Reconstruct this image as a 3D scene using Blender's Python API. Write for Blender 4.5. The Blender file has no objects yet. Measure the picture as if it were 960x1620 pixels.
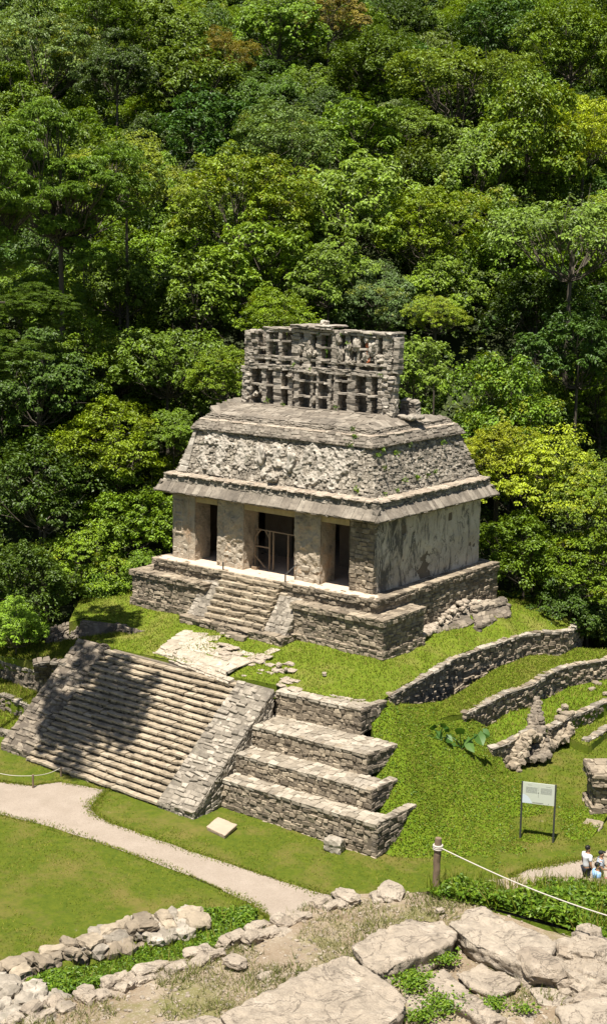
import bpy, bmesh, math, random
import numpy as np
from mathutils import Vector
random.seed(7)
RG = np.random.default_rng(11)
S = bpy.context.scene
COL = S.collection
R = math.radians

# ------------------------------------------------------------------ camera measure
F = 2152.5; CX, CY = 480.0, 810.0
PITCH = .1795; YAW = .6603; ROLL = .0133
CAM = np.array([33.278, -47.874, 14.204])
HD = np.array([-math.sin(YAW), math.cos(YAW), 0]); RT = np.array([math.cos(YAW), math.sin(YAW), 0])
FW = HD * math.cos(PITCH) + np.array([0, 0, -math.sin(PITCH)])
UP = HD * math.sin(PITCH) + np.array([0, 0, math.cos(PITCH)])
cr_, sr_ = math.cos(ROLL), math.sin(ROLL)
def ray(x, y):
    X = (x - CX) / F; Y = -(y - CY) / F
    return FW + (X * cr_ - Y * sr_) * RT + (X * sr_ + Y * cr_) * UP
def un(x, y, ax, val):
    d = ray(x, y); return CAM + d * ((val - CAM[ax]) / d[ax])
def uz(x, y, z): return un(x, y, 2, z)
def uy(x, y, v): return un(x, y, 1, v)
def at(x, y, d): return CAM + ray(x, y) * d
def proj(P):
    v = np.asarray(P, float) - CAM
    z = v @ FW; a = v @ RT; b = v @ UP
    return CX + F * (a * cr_ + b * sr_) / z, CY - F * (-a * sr_ + b * cr_) / z, z
def drop(P, py):
    """point straight below P that is seen at picture row py"""
    P = np.array(P, float); lo, hi = P[2] - 14, P[2]
    for _ in range(40):
        m = (lo + hi) / 2
        if proj((P[0], P[1], m))[1] > py: lo = m
        else: hi = m
    return np.array([P[0], P[1], (lo + hi) / 2])

# ------------------------------------------------------------------ noise
def _hash(i, j, k, s):
    n = (i.astype(np.int64) * 374761393 + j.astype(np.int64) * 668265263 + k.astype(np.int64) * 1274126177 + s * 974634777) & 0xffffffff
    n = ((n ^ (n >> 13)) * 1274126177) & 0xffffffff
    n = ((n ^ (n >> 16)) * 2246822519) & 0xffffffff
    return ((n ^ (n >> 15)) & 0xffffff) / float(0xffffff)
def vn(P, s=0):
    P = np.asarray(P, float); f = np.floor(P); t = P - f; t = t * t * (3 - 2 * t)
    i, j, k = f[:, 0], f[:, 1], f[:, 2]; out = 0
    for a in (0, 1):
        for b in (0, 1):
            for c in (0, 1):
                w = (t[:, 0] if a else 1 - t[:, 0]) * (t[:, 1] if b else 1 - t[:, 1]) * (t[:, 2] if c else 1 - t[:, 2])
                out = out + w * _hash(i + a, j + b, k + c, s)
    return out * 2 - 1
def fbm(P, oct=4, s=0, gain=.5):
    P = np.asarray(P, float); o = 0; a = 1
    for q in range(oct): o = o + a * vn(P * 2 ** q + 17.3 * q, s + q); a *= gain
    return o

# ------------------------------------------------------------------ mesh collecting
ORIGIN = {}
class MB:
    def __init__(s): s.V = []; s.Fc = []; s.C = []; s.n = 0
    def add(s, V, faces, col=None):
        V = np.asarray(V, float).reshape(-1, 3)
        if col is None: c = np.full((len(V), 3), .5)
        else:
            c = np.asarray(col, float)
            if c.ndim == 0: c = np.full((len(V), 3), float(c))
            elif c.ndim == 1 and len(c) == 3 and len(V) != 3: c = np.tile(c, (len(V), 1))
            elif c.ndim == 1: c = np.stack([c] * 3, 1)
        s.V.append(V); s.C.append(c)
        for f in faces:
            f = np.asarray(f, np.int64)
            if f.size: s.Fc.append(f + s.n)
        s.n += len(V)
    def build(s, name, mat, parent=None, smooth=False, loc=None):
        me = bpy.data.meshes.new(name)
        V = np.concatenate(s.V); C = np.concatenate(s.C)
        o = bpy.data.objects.new(name, me)
        off = ORIGIN.get(parent, np.zeros(3)) if parent is not None else np.zeros(3)
        if loc is not None: off = np.array(loc, float); o.location = off
        V = V - off
        me.vertices.add(len(V)); me.vertices.foreach_set('co', V.astype(np.float32).ravel())
        loops = np.concatenate([f.ravel() for f in s.Fc]); sizes = np.concatenate([np.full(len(f), f.shape[1]) for f in s.Fc])
        me.loops.add(len(loops)); me.loops.foreach_set('vertex_index', loops.astype(np.int32))
        me.polygons.add(len(sizes)); me.polygons.foreach_set('loop_start', (np.cumsum(sizes) - sizes).astype(np.int32))
        me.polygons.foreach_set('use_smooth', np.full(len(sizes), smooth))
        at_ = me.attributes.new('Col', 'FLOAT_COLOR', 'POINT')
        at_.data.foreach_set('color', np.concatenate([C, np.ones((len(C), 1))], 1).astype(np.float32).ravel())
        me.update(calc_edges=True); me.validate()
        me.materials.append(mat); COL.objects.link(o)
        if parent is not None: o.parent = parent
        ORIGIN[o] = off
        return o
def tag(o, label, cat, group=None, kind=None):
    if label: o['label'] = label
    if cat: o['category'] = cat
    if group: o['group'] = group
    if kind: o['kind'] = kind
    return o
def thing(name, label, cat, loc=(0, 0, 0), group=None):
    o = bpy.data.objects.new(name, None); COL.objects.link(o); o.location = tuple(float(v) for v in loc); o.empty_display_size = .2
    ORIGIN[o] = np.array(loc, float); return tag(o, label, cat, group)

# chamfered stone template
def _tmpl(c=.22):
    V = []; idx = {}
    for sx in (-1, 1):
        for sy in (-1, 1):
            for sz in (-1, 1):
                s = np.array([sx, sy, sz], float)
                for k in range(3):
                    v = s * (1 - c); v[k] = s[k]; idx[(sx, sy, sz, k)] = len(V); V.append(v)
    V = np.array(V); q = []; t = []
    def orient(ids):
        P = V[ids]; cen = P.mean(0); n = cen / np.linalg.norm(cen)
        u = P[0] - cen; u -= n * (u @ n); u /= np.linalg.norm(u); w = np.cross(n, u)
        a = [math.atan2((p - cen) @ w, (p - cen) @ u) for p in P]
        return [ids[i] for i in np.argsort(a)]
    for k in range(3):
        for sg in (-1, 1):
            q.append(orient([i for (a, b, cc, kk), i in idx.items() if kk == k and (a, b, cc)[k] == sg]))
    for k in range(3):
        o = [a for a in range(3) if a != k]
        for s1 in (-1, 1):
            for s2 in (-1, 1):
                q.append(orient([i for (a, b, cc, kk), i in idx.items() if kk != k and (a, b, cc)[o[0]] == s1 and (a, b, cc)[o[1]] == s2]))
    for sx in (-1, 1):
        for sy in (-1, 1):
            for sz in (-1, 1): t.append(orient([idx[(sx, sy, sz, k)] for k in range(3)]))
    return V, np.array(q), np.array(t)
TMPL = {c: _tmpl(c) for c in (.22, .09, .04)}
CORN = np.repeat(np.arange(8), 3)
def stones(mb, Cn, U, Vv, W, jit=.16, tint=(0, 1), b=.5, rng=RG, ch=.22):
    TV, TQ, TT = TMPL[ch]; Cn = np.atleast_2d(Cn); N = len(Cn); U, Vv, W = [np.broadcast_to(np.asarray(a, float), (N, 3)) for a in (U, Vv, W)]
    J = rng.uniform(-jit, jit, (N, 8, 3))[:, CORN, :]
    T = TV[None] + J
    P = Cn[:, None] + T[..., :1] * U[:, None] + T[..., 1:2] * Vv[:, None] + T[..., 2:] * W[:, None]
    base = (np.arange(N) * 24)[:, None, None]
    c = np.zeros((N, 24, 3)); c[..., 0] = rng.uniform(*tint, N)[:, None]; c[..., 1] = rng.uniform(0, 1, N)[:, None]; c[..., 2] = b
    mb.add(P.reshape(-1, 3), [(TQ[None] + base).reshape(-1, 4), (TT[None] + base).reshape(-1, 3)], c.reshape(-1, 3))
def unit(v): v = np.asarray(v, float); return v / np.linalg.norm(v)
def box(mb, lo, hi, tint=.5):
    lo, hi = np.array(lo, float), np.array(hi, float); c = (lo + hi) / 2; h = (hi - lo) / 2
    V = np.array([[x, y, z] for x in (-1, 1) for y in (-1, 1) for z in (-1, 1)]) * h + c
    mb.add(V, [np.array([[0, 1, 3, 2], [4, 6, 7, 5], [0, 4, 5, 1], [2, 3, 7, 6], [0, 2, 6, 4], [1, 5, 7, 3]])], tint)
def quad(mb, A, B, Cc, D, tint=.1):
    mb.add(np.array([A, B, Cc, D]), [np.array([[0, 1, 2, 3]])], tint)
def lay(mb, A, B, Cc, D, h=.16, l=.3, depth=.2, jit=.16, gap=.06, out=.03, tint=(0, 1), backing=True, wob=.02, rng=RG, skip=0, tilt=.05, ch=.22):
    """courses of stones over the quad A(bottom left) B(bottom right) C(top right) D(top left) seen from outside"""
    A, B, Cc, D = [np.asarray(p, float) for p in (A, B, Cc, D)]
    n = unit(np.cross(B - A, D - A)); Ht = (np.linalg.norm(D - A) + np.linalg.norm(Cc - B)) / 2
    if backing:
        k = n * -.035; quad(mb, A + k, B + k, Cc + k, D + k, (.12, .5, 0))
    nr = max(1, round(Ht / h)); e = np.cumsum(rng.uniform(.65, 1.35, nr)); e = np.concatenate([[0], e / e[-1]])
    cs, us, vs = [], [], []
    for r in range(nr):
        v0, v1 = e[r], e[r + 1]; vm = (v0 + v1) / 2
        p, q = A + (D - A) * vm, B + (Cc - B) * vm; Lr = np.linalg.norm(q - p)
        vh = (D - A) * (1 - .5) + (Cc - B) * .5
        nc = max(1, round(Lr / l)); w = np.cumsum(rng.uniform(.5, 1.6, nc)); w = np.concatenate([[0], w / w[-1]])
        for c in range(nc):
            if skip and rng.random() < skip: continue
            um = (w[c] + w[c + 1]) / 2; ud = unit(q - p); a = rng.normal(0, tilt); vd = unit(vh)
            ww = (w[c + 1] - w[c]) * Lr / 2 * (1 - gap); hh = (v1 - v0) * Ht / 2 * (1 - gap * .8)
            cs.append(p + (q - p) * um + vd * rng.normal(0, wob)); us.append((ud * math.cos(a) + vd * math.sin(a)) * ww); vs.append((vd * math.cos(a) - ud * math.sin(a)) * hh)
    if not cs: return
    cs = np.array(cs); pr = rng.uniform(-out, out, len(cs))
    stones(mb, cs + n * (pr - depth / 2)[:, None], np.array(us), np.array(vs), n * depth / 2, jit, tint, rng=rng, ch=ch)
# icosphere template
def _ico(sub):
    bm = bmesh.new(); bmesh.ops.create_icosphere(bm, subdivisions=sub, radius=1)
    V = np.array([v.co[:] for v in bm.verts]); Fx = np.array([[v.index for v in f.verts] for f in bm.faces]); bm.free(); return V, Fx
ICO = {k: _ico(k) for k in (1, 2, 3, 4)}
def rock(mb, c, size, sub=2, seed=0, rough=.35, col=None, sq=.6, rot=None):
    V, Fx = ICO[sub]; rg = np.random.default_rng(seed)
    m = np.abs(V).max(1, keepdims=True); P = V * (1 - sq) + V / m * sq * .8
    P = P * (1 + rough * .55 * fbm(V * 1.3 + seed * 3.1, 2, seed)[:, None] + rough * .25 * fbm(V * 4 + seed, 3, seed + 5)[:, None])
    P = P * np.array(size)
    a = rg.uniform(0, 6.28) if rot is None else rot; t = rg.normal(0, .12)
    M = np.array([[math.cos(a), -math.sin(a), 0], [math.sin(a), math.cos(a), 0], [0, 0, 1]]) @ np.array([[1, 0, 0], [0, math.cos(t), -math.sin(t)], [0, math.sin(t), math.cos(t)]])
    mb.add(P @ M.T + np.array(c), [Fx], (rg.uniform(.2, 1), rg.uniform(0, 1), .5) if col is None else col)
def tube(mb, pts, rad, n=8, col=.5, cap=True):
    pts = np.asarray(pts, float); rad = np.broadcast_to(np.asarray(rad, float), (len(pts),)); V = []; up0 = np.array([.31, .17, .93])
    for i in range(len(pts)):
        d = unit(pts[min(i + 1, len(pts) - 1)] - pts[max(i - 1, 0)]); u = np.cross(d, up0)
        if np.linalg.norm(u) < .1: u = np.cross(d, [1, 0, 0])
        u = unit(u); w = np.cross(d, u)
        for k in range(n):
            a = 2 * math.pi * k / n; V.append(pts[i] + rad[i] * (u * math.cos(a) + w * math.sin(a)))
    m = len(pts); q = [[i * n + k, i * n + (k + 1) % n, (i + 1) * n + (k + 1) % n, (i + 1) * n + k] for i in range(m - 1) for k in range(n)]
    fs = [np.array(q)]
    if cap: fs += [np.array([list(range(n))[::-1]]), np.array([[(m - 1) * n + k for k in range(n)]])]
    mb.add(np.array(V), fs, col)

# ------------------------------------------------------------------ materials
class NT:
    def __init__(s, name):
        s.m = bpy.data.materials.new(name); s.m.use_nodes = True; s.t = s.m.node_tree; s.b = s.t.nodes['Principled BSDF']; s.b.inputs['Specular IOR Level'].default_value = .2
        s.b.inputs['Roughness'].default_value = .92; s.tc = s.t.nodes.new('ShaderNodeTexCoord')
    def n(s, ty): return s.t.nodes.new(ty)
    def l(s, a, b): s.t.links.new(a, b)
    def put(s, sock, v):
        if isinstance(v, bpy.types.NodeSocket): s.l(v, sock)
        elif isinstance(v, (tuple, list)) and sock.type == 'RGBA': sock.default_value = (*v[:3], 1)
        else: sock.default_value = v
    def coord(s, sc=None, w=None):
        if sc is None: return s.tc.outputs['Object']
        k = s.n('ShaderNodeMapping'); s.l(s.tc.outputs['Object'], k.inputs[0]); k.inputs['Scale'].default_value = sc; return k.outputs[0]
    def noise(s, scale, detail=4, rough=.55, co=None, dist=0):
        k = s.n('ShaderNodeTexNoise'); k.inputs['Scale'].default_value = scale; k.inputs['Detail'].default_value = detail; k.inputs['Roughness'].default_value = rough; k.inputs['Distortion'].default_value = dist
        s.l(co or s.tc.outputs['Object'], k.inputs['Vector']); return k.outputs['Fac']
    def vor(s, scale, feat='F1', co=None, out='Distance', rnd=1):
        k = s.n('ShaderNodeTexVoronoi'); k.feature = feat; k.inputs['Scale'].default_value = scale; k.inputs['Randomness'].default_value = rnd
        s.l(co or s.tc.outputs['Object'], k.inputs['Vector']); return k.outputs[out]
    def ramp(s, f, stops):
        k = s.n('ShaderNodeValToRGB'); s.put(k.inputs[0], f); e = k.color_ramp.elements
        while len(e) < len(stops): e.new(.5)
        for el, (p, c) in zip(e, stops):
            el.position = p; el.color = (c, c, c, 1) if not isinstance(c, (tuple, list)) else (*c, 1)
        return k.outputs[0]
    def mix(s, f, a, b, mode='MIX'):
        k = s.n('ShaderNodeMix'); k.data_type = 'RGBA'; k.blend_type = mode; s.put(k.inputs[0], f); s.put(k.inputs[6], a); s.put(k.inputs[7], b); return k.outputs[2]
    def math(s, op, a, b=0):
        k = s.n('ShaderNodeMath'); k.operation = op; s.put(k.inputs[0], a); s.put(k.inputs[1], b); return k.outputs[0]
    def attr(s, ch=0):
        a = s.n('ShaderNodeAttribute'); a.attribute_name = 'Col'
        k = s.n('ShaderNodeSeparateColor'); s.l(a.outputs['Color'], k.inputs[0]); return k.outputs[ch]
    def bump(s, h, st=.5, d=.02):
        k = s.n('ShaderNodeBump'); s.put(k.inputs['Height'], h); k.inputs['Strength'].default_value = st; k.inputs['Distance'].default_value = d; s.l(k.outputs[0], s.b.inputs['Normal'])
    def fin(s, c, rough=None):
        s.put(s.b.inputs['Base Color'], c)
        if rough is not None: s.b.inputs['Roughness'].default_value = rough
        return s.m
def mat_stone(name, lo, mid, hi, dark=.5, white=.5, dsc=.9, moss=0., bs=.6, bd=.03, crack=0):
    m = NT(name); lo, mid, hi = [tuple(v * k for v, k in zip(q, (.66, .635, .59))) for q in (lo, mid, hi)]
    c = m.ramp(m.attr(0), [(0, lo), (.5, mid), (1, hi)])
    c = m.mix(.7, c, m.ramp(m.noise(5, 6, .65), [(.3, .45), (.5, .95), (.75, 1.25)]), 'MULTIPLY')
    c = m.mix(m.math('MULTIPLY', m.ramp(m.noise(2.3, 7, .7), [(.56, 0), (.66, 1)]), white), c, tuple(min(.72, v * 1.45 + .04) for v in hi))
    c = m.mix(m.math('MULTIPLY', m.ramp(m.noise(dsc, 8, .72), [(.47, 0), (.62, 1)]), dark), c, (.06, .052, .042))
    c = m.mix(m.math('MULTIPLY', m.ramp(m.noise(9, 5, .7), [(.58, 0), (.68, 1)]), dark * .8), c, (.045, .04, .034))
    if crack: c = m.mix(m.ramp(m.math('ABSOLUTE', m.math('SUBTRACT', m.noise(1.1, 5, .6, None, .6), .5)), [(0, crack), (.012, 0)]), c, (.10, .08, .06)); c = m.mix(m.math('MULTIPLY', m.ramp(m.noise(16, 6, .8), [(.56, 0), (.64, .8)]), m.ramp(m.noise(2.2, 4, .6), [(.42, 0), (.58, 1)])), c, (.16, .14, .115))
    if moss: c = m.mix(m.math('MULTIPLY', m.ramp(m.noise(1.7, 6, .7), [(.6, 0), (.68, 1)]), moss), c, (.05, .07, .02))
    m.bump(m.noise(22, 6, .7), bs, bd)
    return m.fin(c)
M = {}
M['wall'] = mat_stone('rubble_masonry', (.20, .165, .125), (.345, .29, .222), (.50, .425, .325), .36, .4)
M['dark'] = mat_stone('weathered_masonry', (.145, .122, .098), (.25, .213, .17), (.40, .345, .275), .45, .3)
M['step'] = mat_stone('step_stone', (.31, .258, .19), (.44, .37, .275), (.56, .48, .37), .34, .3)
M['pave'] = mat_stone('paving_stone', (.32, .28, .225), (.44, .39, .32), (.55, .50, .42), .3, .4)
M['grey'] = mat_stone('grey_weathered_stone', (.23, .205, .17), (.385, .345, .29), (.54, .49, .42), .42, .6, moss=.25)
M['comb'] = mat_stone('roof_comb_stone', (.32, .285, .24), (.46, .415, .355), (.58, .53, .465), .24, .5, moss=.2)
M['stucco'] = mat_stone('old_stucco', (.36, .325, .28), (.48, .44, .385), (.57, .53, .47), .28, .55, dsc=1.7, moss=.2)
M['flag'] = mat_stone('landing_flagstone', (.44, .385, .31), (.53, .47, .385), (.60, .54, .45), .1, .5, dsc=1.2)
M['pale'] = mat_stone('pale_limestone', (.48, .40, .32), (.56, .48, .39), (.62, .54, .445), .16, .5, dsc=2.6, bs=1, bd=.06, crack=.75)
M['roofslab'] = mat_stone('roof_slab_stone', (.22, .192, .16), (.29, .255, .213), (.40, .36, .305), .5, .3)
def mk_pier():
    m = NT('pier_stucco'); c = m.ramp(m.noise(1.6, 7, .65), [(.3, (.17, .14, .105)), (.45, (.33, .275, .205)), (.6, (.42, .34, .245)), (.8, (.5, .43, .335))])
    c = m.mix(m.ramp(m.noise(3.2, 8, .75), [(.55, 0), (.66, .85)]), c, (.11, .10, .09)); c = m.mix(m.ramp(m.noise(1.1, 5, .6), [(.57, 0), (.68, .6)]), c, (.40, .25, .14))
    m.bump(m.noise(9, 8, .75), 1, .08); return m.fin(c)
M['pier'] = mk_pier()
def mk_side():
    m = NT('streaked_plaster'); c = m.ramp(m.noise(.8, 7, .6), [(.3, (.36, .30, .235)), (.55, (.47, .40, .32)), (.75, (.57, .49, .40))])
    st = m.noise(1.0, 8, .78, m.coord((1.7, 1.7, .6)), 1.1)
    sx = m.n('ShaderNodeSeparateXYZ'); m.l(m.tc.outputs['Object'], sx.inputs[0])
    near = m.ramp(m.math('MULTIPLY', sx.outputs['Y'], .111), [(.1, 1), (.45, .62), (.9, .3)])
    th = m.math('SUBTRACT', st, m.math('MULTIPLY', m.math('SUBTRACT', .75, near), .13))
    c = m.mix(m.ramp(th, [(.475, 0), (.575, .85)]), c, (.045, .042, .038))
    cr = m.math('ABSOLUTE', m.math('SUBTRACT', m.noise(.55, 4, .6, m.coord((1, 1, .55)), .8), .5))
    c = m.mix(m.ramp(cr, [(0, .7), (.007, 0)]), c, (.07, .06, .05))
    c = m.mix(m.ramp(m.noise(7, 6, .75), [(.58, 0), (.7, .6)]), c, (.10, .09, .08))
    m.bump(m.noise(8, 7, .7), .5, .04); return m.fin(c)
M['side'] = mk_side()
def simple(name, col, rough=.7, nz=0, sc=6, spec=.2):
    m = NT(name); m.b.inputs['Specular IOR Level'].default_value = spec
    c = col if not nz else m.mix(m.math('MULTIPLY', m.ramp(m.noise(sc, 6, .65), [(.35, 0), (.7, 1)]), nz), col, tuple(v * .45 for v in col))
    return m.fin(c, rough)
def mk_lawn(name, a, b, dry, dsc=.35, dl=(.55, .72), bare=(.34, .27, .18)):
    m = NT(name); c = m.mix(m.ramp(m.noise(3.2, 8, .8), [(.38, 0), (.62, 1)]), a, b)
    c = m.mix(m.ramp(m.noise(dsc, 7, .68), [(dl[0], 0), (dl[1], .8)]), c, dry)
    c = m.mix(m.ramp(m.noise(.9, 7, .75, m.coord((1, 1, .3))), [(.66, 0), (.73, .7)]), c, bare)
    m.bump(m.noise(30, 5, .8), .9, .06); return m.fin(c, .95)
M['lawn'] = mk_lawn('mown_grass', (.056, .084, .004), (.100, .122, .007), (.155, .125, .032), .6, (.47, .66))
M['turf'] = mk_lawn('terrace_grass', (.085, .128, .006), (.14, .178, .012), (.20, .175, .045), .35, (.5, .68))
M['mound'] = mk_lawn('mound_grass', (.082, .142, .005), (.136, .188, .010), (.19, .165, .035), .6, (.64, .82))
def mk_blade(name, a, b, d):
    m = NT(name); c = m.ramp(m.attr(0), [(0, a), (.6, b), (1, d)])
    c = m.mix(.6, c, m.ramp(m.noise(.9, 6, .7), [(.3, .6), (.7, 1.35)]), 'MULTIPLY')
    m.put(m.b.inputs['Base Color'], c); tr = m.n('ShaderNodeBsdfTranslucent'); m.put(tr.inputs[0], c); mx = m.n('ShaderNodeMixShader'); mx.inputs[0].default_value = .42
    out = m.t.nodes['Material Output']; m.l(m.b.outputs[0], mx.inputs[1]); m.l(tr.outputs[0], mx.inputs[2]); m.l(mx.outputs[0], out.inputs[0]); return m.m
M['blade'] = mk_blade('grass_blades', (.092, .138, .006), (.16, .195, .014), (.28, .235, .06))
M['drygrass'] = mk_blade('dry_grass_blades', (.10, .13, .02), (.22, .20, .08), (.38, .32, .18))
def mk_leaf(name, tr=.3, objcol=True, a=None, b=None, d=None):
    m = NT(name); m.b.inputs['Roughness'].default_value = .5; m.b.inputs['Specular IOR Level'].default_value = .35
    if objcol:
        oi = m.n('ShaderNodeObjectInfo'); base = oi.outputs['Color']
        c = m.mix(1, base, m.ramp(m.attr(0), [(0, .55), (.5, 1.0), (1, 1.6)]), 'MULTIPLY')
        c = m.mix(m.math('MULTIPLY', m.attr(1), 1), c, (.26, .27, .012))
    else: c = m.ramp(m.attr(0), [(0, a), (.5, b), (1, d)])
    m.put(m.b.inputs['Base Color'], c); t = m.n('ShaderNodeBsdfTranslucent'); m.put(t.inputs[0], m.mix(1, c, (1.25, 1.15, .5), 'MULTIPLY')); mx = m.n('ShaderNodeMixShader'); mx.inputs[0].default_value = tr
    out = m.t.nodes['Material Output']; m.l(m.b.outputs[0], mx.inputs[1]); m.l(t.outputs[0], mx.inputs[2]); m.l(mx.outputs[0], out.inputs[0]); return m.m
M['leaf'] = mk_leaf('tree_leaves', .30)
M['weed'] = mk_leaf('weed_leaves', .3, False, (.06, .125, .008), (.115, .20, .012), (.18, .26, .018))
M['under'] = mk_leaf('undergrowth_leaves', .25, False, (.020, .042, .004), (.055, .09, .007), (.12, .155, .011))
M['ear'] = mk_leaf('broad_leaf', .25, False, (.03, .085, .012), (.05, .12, .018), (.09, .17, .03))
M['bark'] = simple('bark', (.085, .07, .052), .9, .6, 8)
M['forestfloor'] = simple('forest_floor', (.035, .045, .015), .95, .5, .5)
def mk_path():
    m = NT('gravel_path'); c = m.ramp(m.noise(1.2, 7, .65), [(.3, (.24, .195, .15)), (.7, (.295, .245, .195))]); c = m.mix(m.ramp(m.noise(30, 4, .8), [(.48, 0), (.66, .7)]), c, (.15, .12, .09)); c = m.mix(m.ramp(m.noise(.7, 6, .7), [(.52, 0), (.7, .5)]), c, (.19, .155, .115))
    m.bump(m.noise(60, 3, .7), .4, .02); return m.fin(c)
M['path'] = mk_path()
def mk_dirt():
    m = NT('dry_earth'); c = m.ramp(m.noise(1.3, 8, .7), [(.3, (.175, .125, .075)), (.5, (.24, .185, .125)), (.7, (.31, .255, .18))])
    c = m.mix(m.ramp(m.noise(.8, 6, .7), [(.5, 0), (.62, .75)]), c, (.14, .135, .04)); c = m.mix(m.ramp(m.noise(28, 4, .7), [(.55, 0), (.68, .8)]), c, (.38, .33, .26))
    m.bump(m.noise(25, 6, .75), .8, .04); return m.fin(c)
M['dirt'] = mk_dirt()
M['wood'] = simple('old_wood', (.19, .135, .09), .85, .6, 9)
M['palewood'] = simple('gate_wood', (.24, .175, .115), .8, .4, 9)
M['lintel'] = simple('lintel_wood', (.44, .33, .17), .85, .5, 4)
M['rope'] = simple('rope_fibre', (.44, .40, .34), .9, .3, 60)
M['metal'] = simple('dark_metal', (.035, .037, .035), .45, 0, 6, .5)
M['rail'] = simple('rail_metal', (.03, .03, .028), .4, 0, 6, .5)
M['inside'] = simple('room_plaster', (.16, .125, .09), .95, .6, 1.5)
M['floor'] = simple('temple_floor', (.52, .41, .31), .92, .35, 2.2)
# ------------------------------------------------------------------ ground patches
def rbf(ctrl):
    P = np.array(ctrl, float); X = P[:, :2]; D = np.linalg.norm(X[:, None] - X[None], axis=2)
    A = np.block([[D + np.eye(len(P)) * .02, np.ones((len(P), 1)), X], [np.ones((1, len(P))), np.zeros((1, 3))], [X.T, np.zeros((2, 3))]])
    w = np.linalg.solve(A, np.concatenate([P[:, 2], np.zeros(3)]))
    def f(Q):
        Q = np.asarray(Q, float); return np.linalg.norm(Q[:, None, :2] - X[None], axis=2) @ w[:len(P)] + w[len(P)] + Q[:, :2] @ w[len(P) + 1:]
    return f
def inside(Q, poly):
    x, y = Q[:, 0], Q[:, 1]; r = np.zeros(len(Q), bool); n = len(poly)
    for i in range(n):
        (x1, y1), (x2, y2) = poly[i][:2], poly[(i + 1) % n][:2]
        if y1 == y2: continue
        r ^= ((y1 > y) != (y2 > y)) & (x < (x2 - x1) * (y - y1) / (y2 - y1) + x1)
    return r
from mathutils.geometry import delaunay_2d_cdt
PATCH = {}
def patch(name, mat, bound, extra=(), res=.3, amp=.03, nsc=.8, seed=0, kind='structure', label=None, zf=None, step=.5):
    f = zf or rbf(list(bound) + list(extra))
    b2 = []
    for i in range(len(bound)):
        p, q = np.array(bound[i][:2], float), np.array(bound[(i + 1) % len(bound)][:2], float); k = max(1, int(np.linalg.norm(q - p) / step))
        for j in range(k): b2.append(p + (q - p) * j / k)
    b2 = np.array(b2); lo, hi = b2.min(0), b2.max(0)
    gx, gy = np.meshgrid(np.arange(lo[0], hi[0], res), np.arange(lo[1], hi[1], res)); G = np.stack([gx.ravel(), gy.ravel()], 1) + RG.uniform(-.2, .2, (gx.size, 2)) * res
    G = G[inside(G, bound)]
    pts = [Vector((float(a), float(b))) for a, b in np.concatenate([b2, G])]
    n = len(b2); ov, oe, of, _, _, _ = delaunay_2d_cdt(pts, [(i, (i + 1) % n) for i in range(n)], [], 0, 1e-5)
    V2 = np.array([[v.x, v.y] for v in ov]); T = np.array([t for t in of if len(t) == 3]); T = T[inside(V2[T].mean(1), bound)]
    z = f(V2); V = np.column_stack([V2, z + amp * fbm(np.column_stack([V2 * nsc, np.zeros(len(V2))]), 4, seed)])
    mb = MB(); mb.add(V, [T], .5)
    if zf is None:
        zb = f(b2); n = len(b2); k = np.arange(n); up_ = np.column_stack([b2, zb - .01]); mb.add(np.concatenate([up_, up_ - [0, 0, .6]]), [np.stack([k, (k + 1) % n, n + (k + 1) % n, n + k], 1)], .5)
    o = mb.build(name, mat, smooth=True); tag(o, label, None, None, kind)
    PATCH[name + str(seed)] = (V, T, f); return o
def sample(name, n, rng=RG, clip=None):
    V, T, f = PATCH[name]; A, B, Cc = V[T[:, 0]], V[T[:, 1]], V[T[:, 2]]
    ar = np.linalg.norm(np.cross(B - A, Cc - A), axis=1); idx = rng.choice(len(T), n, p=ar / ar.sum()); u, v = rng.random(n), rng.random(n); k = u + v > 1; u[k] = 1 - u[k]; v[k] = 1 - v[k]
    P = A[idx] + (B - A)[idx] * u[:, None] + (Cc - A)[idx] * v[:, None]
    if clip is not None: P = P[clip(P)]
    return P
def blades(mb, P, h=(.05, .12), w=.025, lean=.6, rng=RG, tint=(0, 1)):
    n = len(P); a = rng.uniform(0, 2 * math.pi, n); H = rng.uniform(*h, n); d = np.stack([np.cos(a), np.sin(a), np.zeros(n)], 1) * w
    t = rng.normal(0, lean, (n, 2)) * H[:, None]; tip = P + np.column_stack([t, H]); P0 = P - [0, 0, .01]
    V = np.stack([P0 - d, P0 + d, tip], 1).reshape(-1, 3); c = np.repeat(rng.uniform(*tint, n), 3)
    mb.add(V, [np.arange(3 * n).reshape(-1, 3)], c)
def leaves(mb, P, N, L, Wd, rng=RG, tint=None, g=None, fold=.25, dirs=None):
    """bent diamond leaves at P, facing N"""
    n = len(P); N = N / (np.linalg.norm(N, axis=1, keepdims=True) + 1e-9)
    t = rng.normal(0, 1, (n, 3)) if dirs is None else dirs
    t = t - N * (t * N).sum(1, keepdims=True); t /= np.linalg.norm(t, axis=1, keepdims=True) + 1e-9
    s = np.cross(N, t); L = np.broadcast_to(np.asarray(L, float), (n,))[:, None]; Wd = np.broadcast_to(np.asarray(Wd, float), (n,))[:, None]
    a = P - t * L * .5; b = P + s * Wd * .5 + N * L * fold * .5; c = P + t * L * .5 - N * L * fold * .4; d = P - s * Wd * .5 + N * L * fold * .5
    V = np.stack([a, b, c, d], 1).reshape(-1, 3); i = (np.arange(n) * 4)[:, None]
    F_ = np.concatenate([i + [[0, 1, 2]], i + [[0, 2, 3]]]); col = np.zeros((n, 4, 3)); col[..., 0] = (rng.uniform(0, 1, n) if tint is None else tint)[:, None]; col[..., 1] = 0 if g is None else np.asarray(g)[:, None]
    mb.add(V, [F_], col.reshape(-1, 3))

ZP = -6.9
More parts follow.
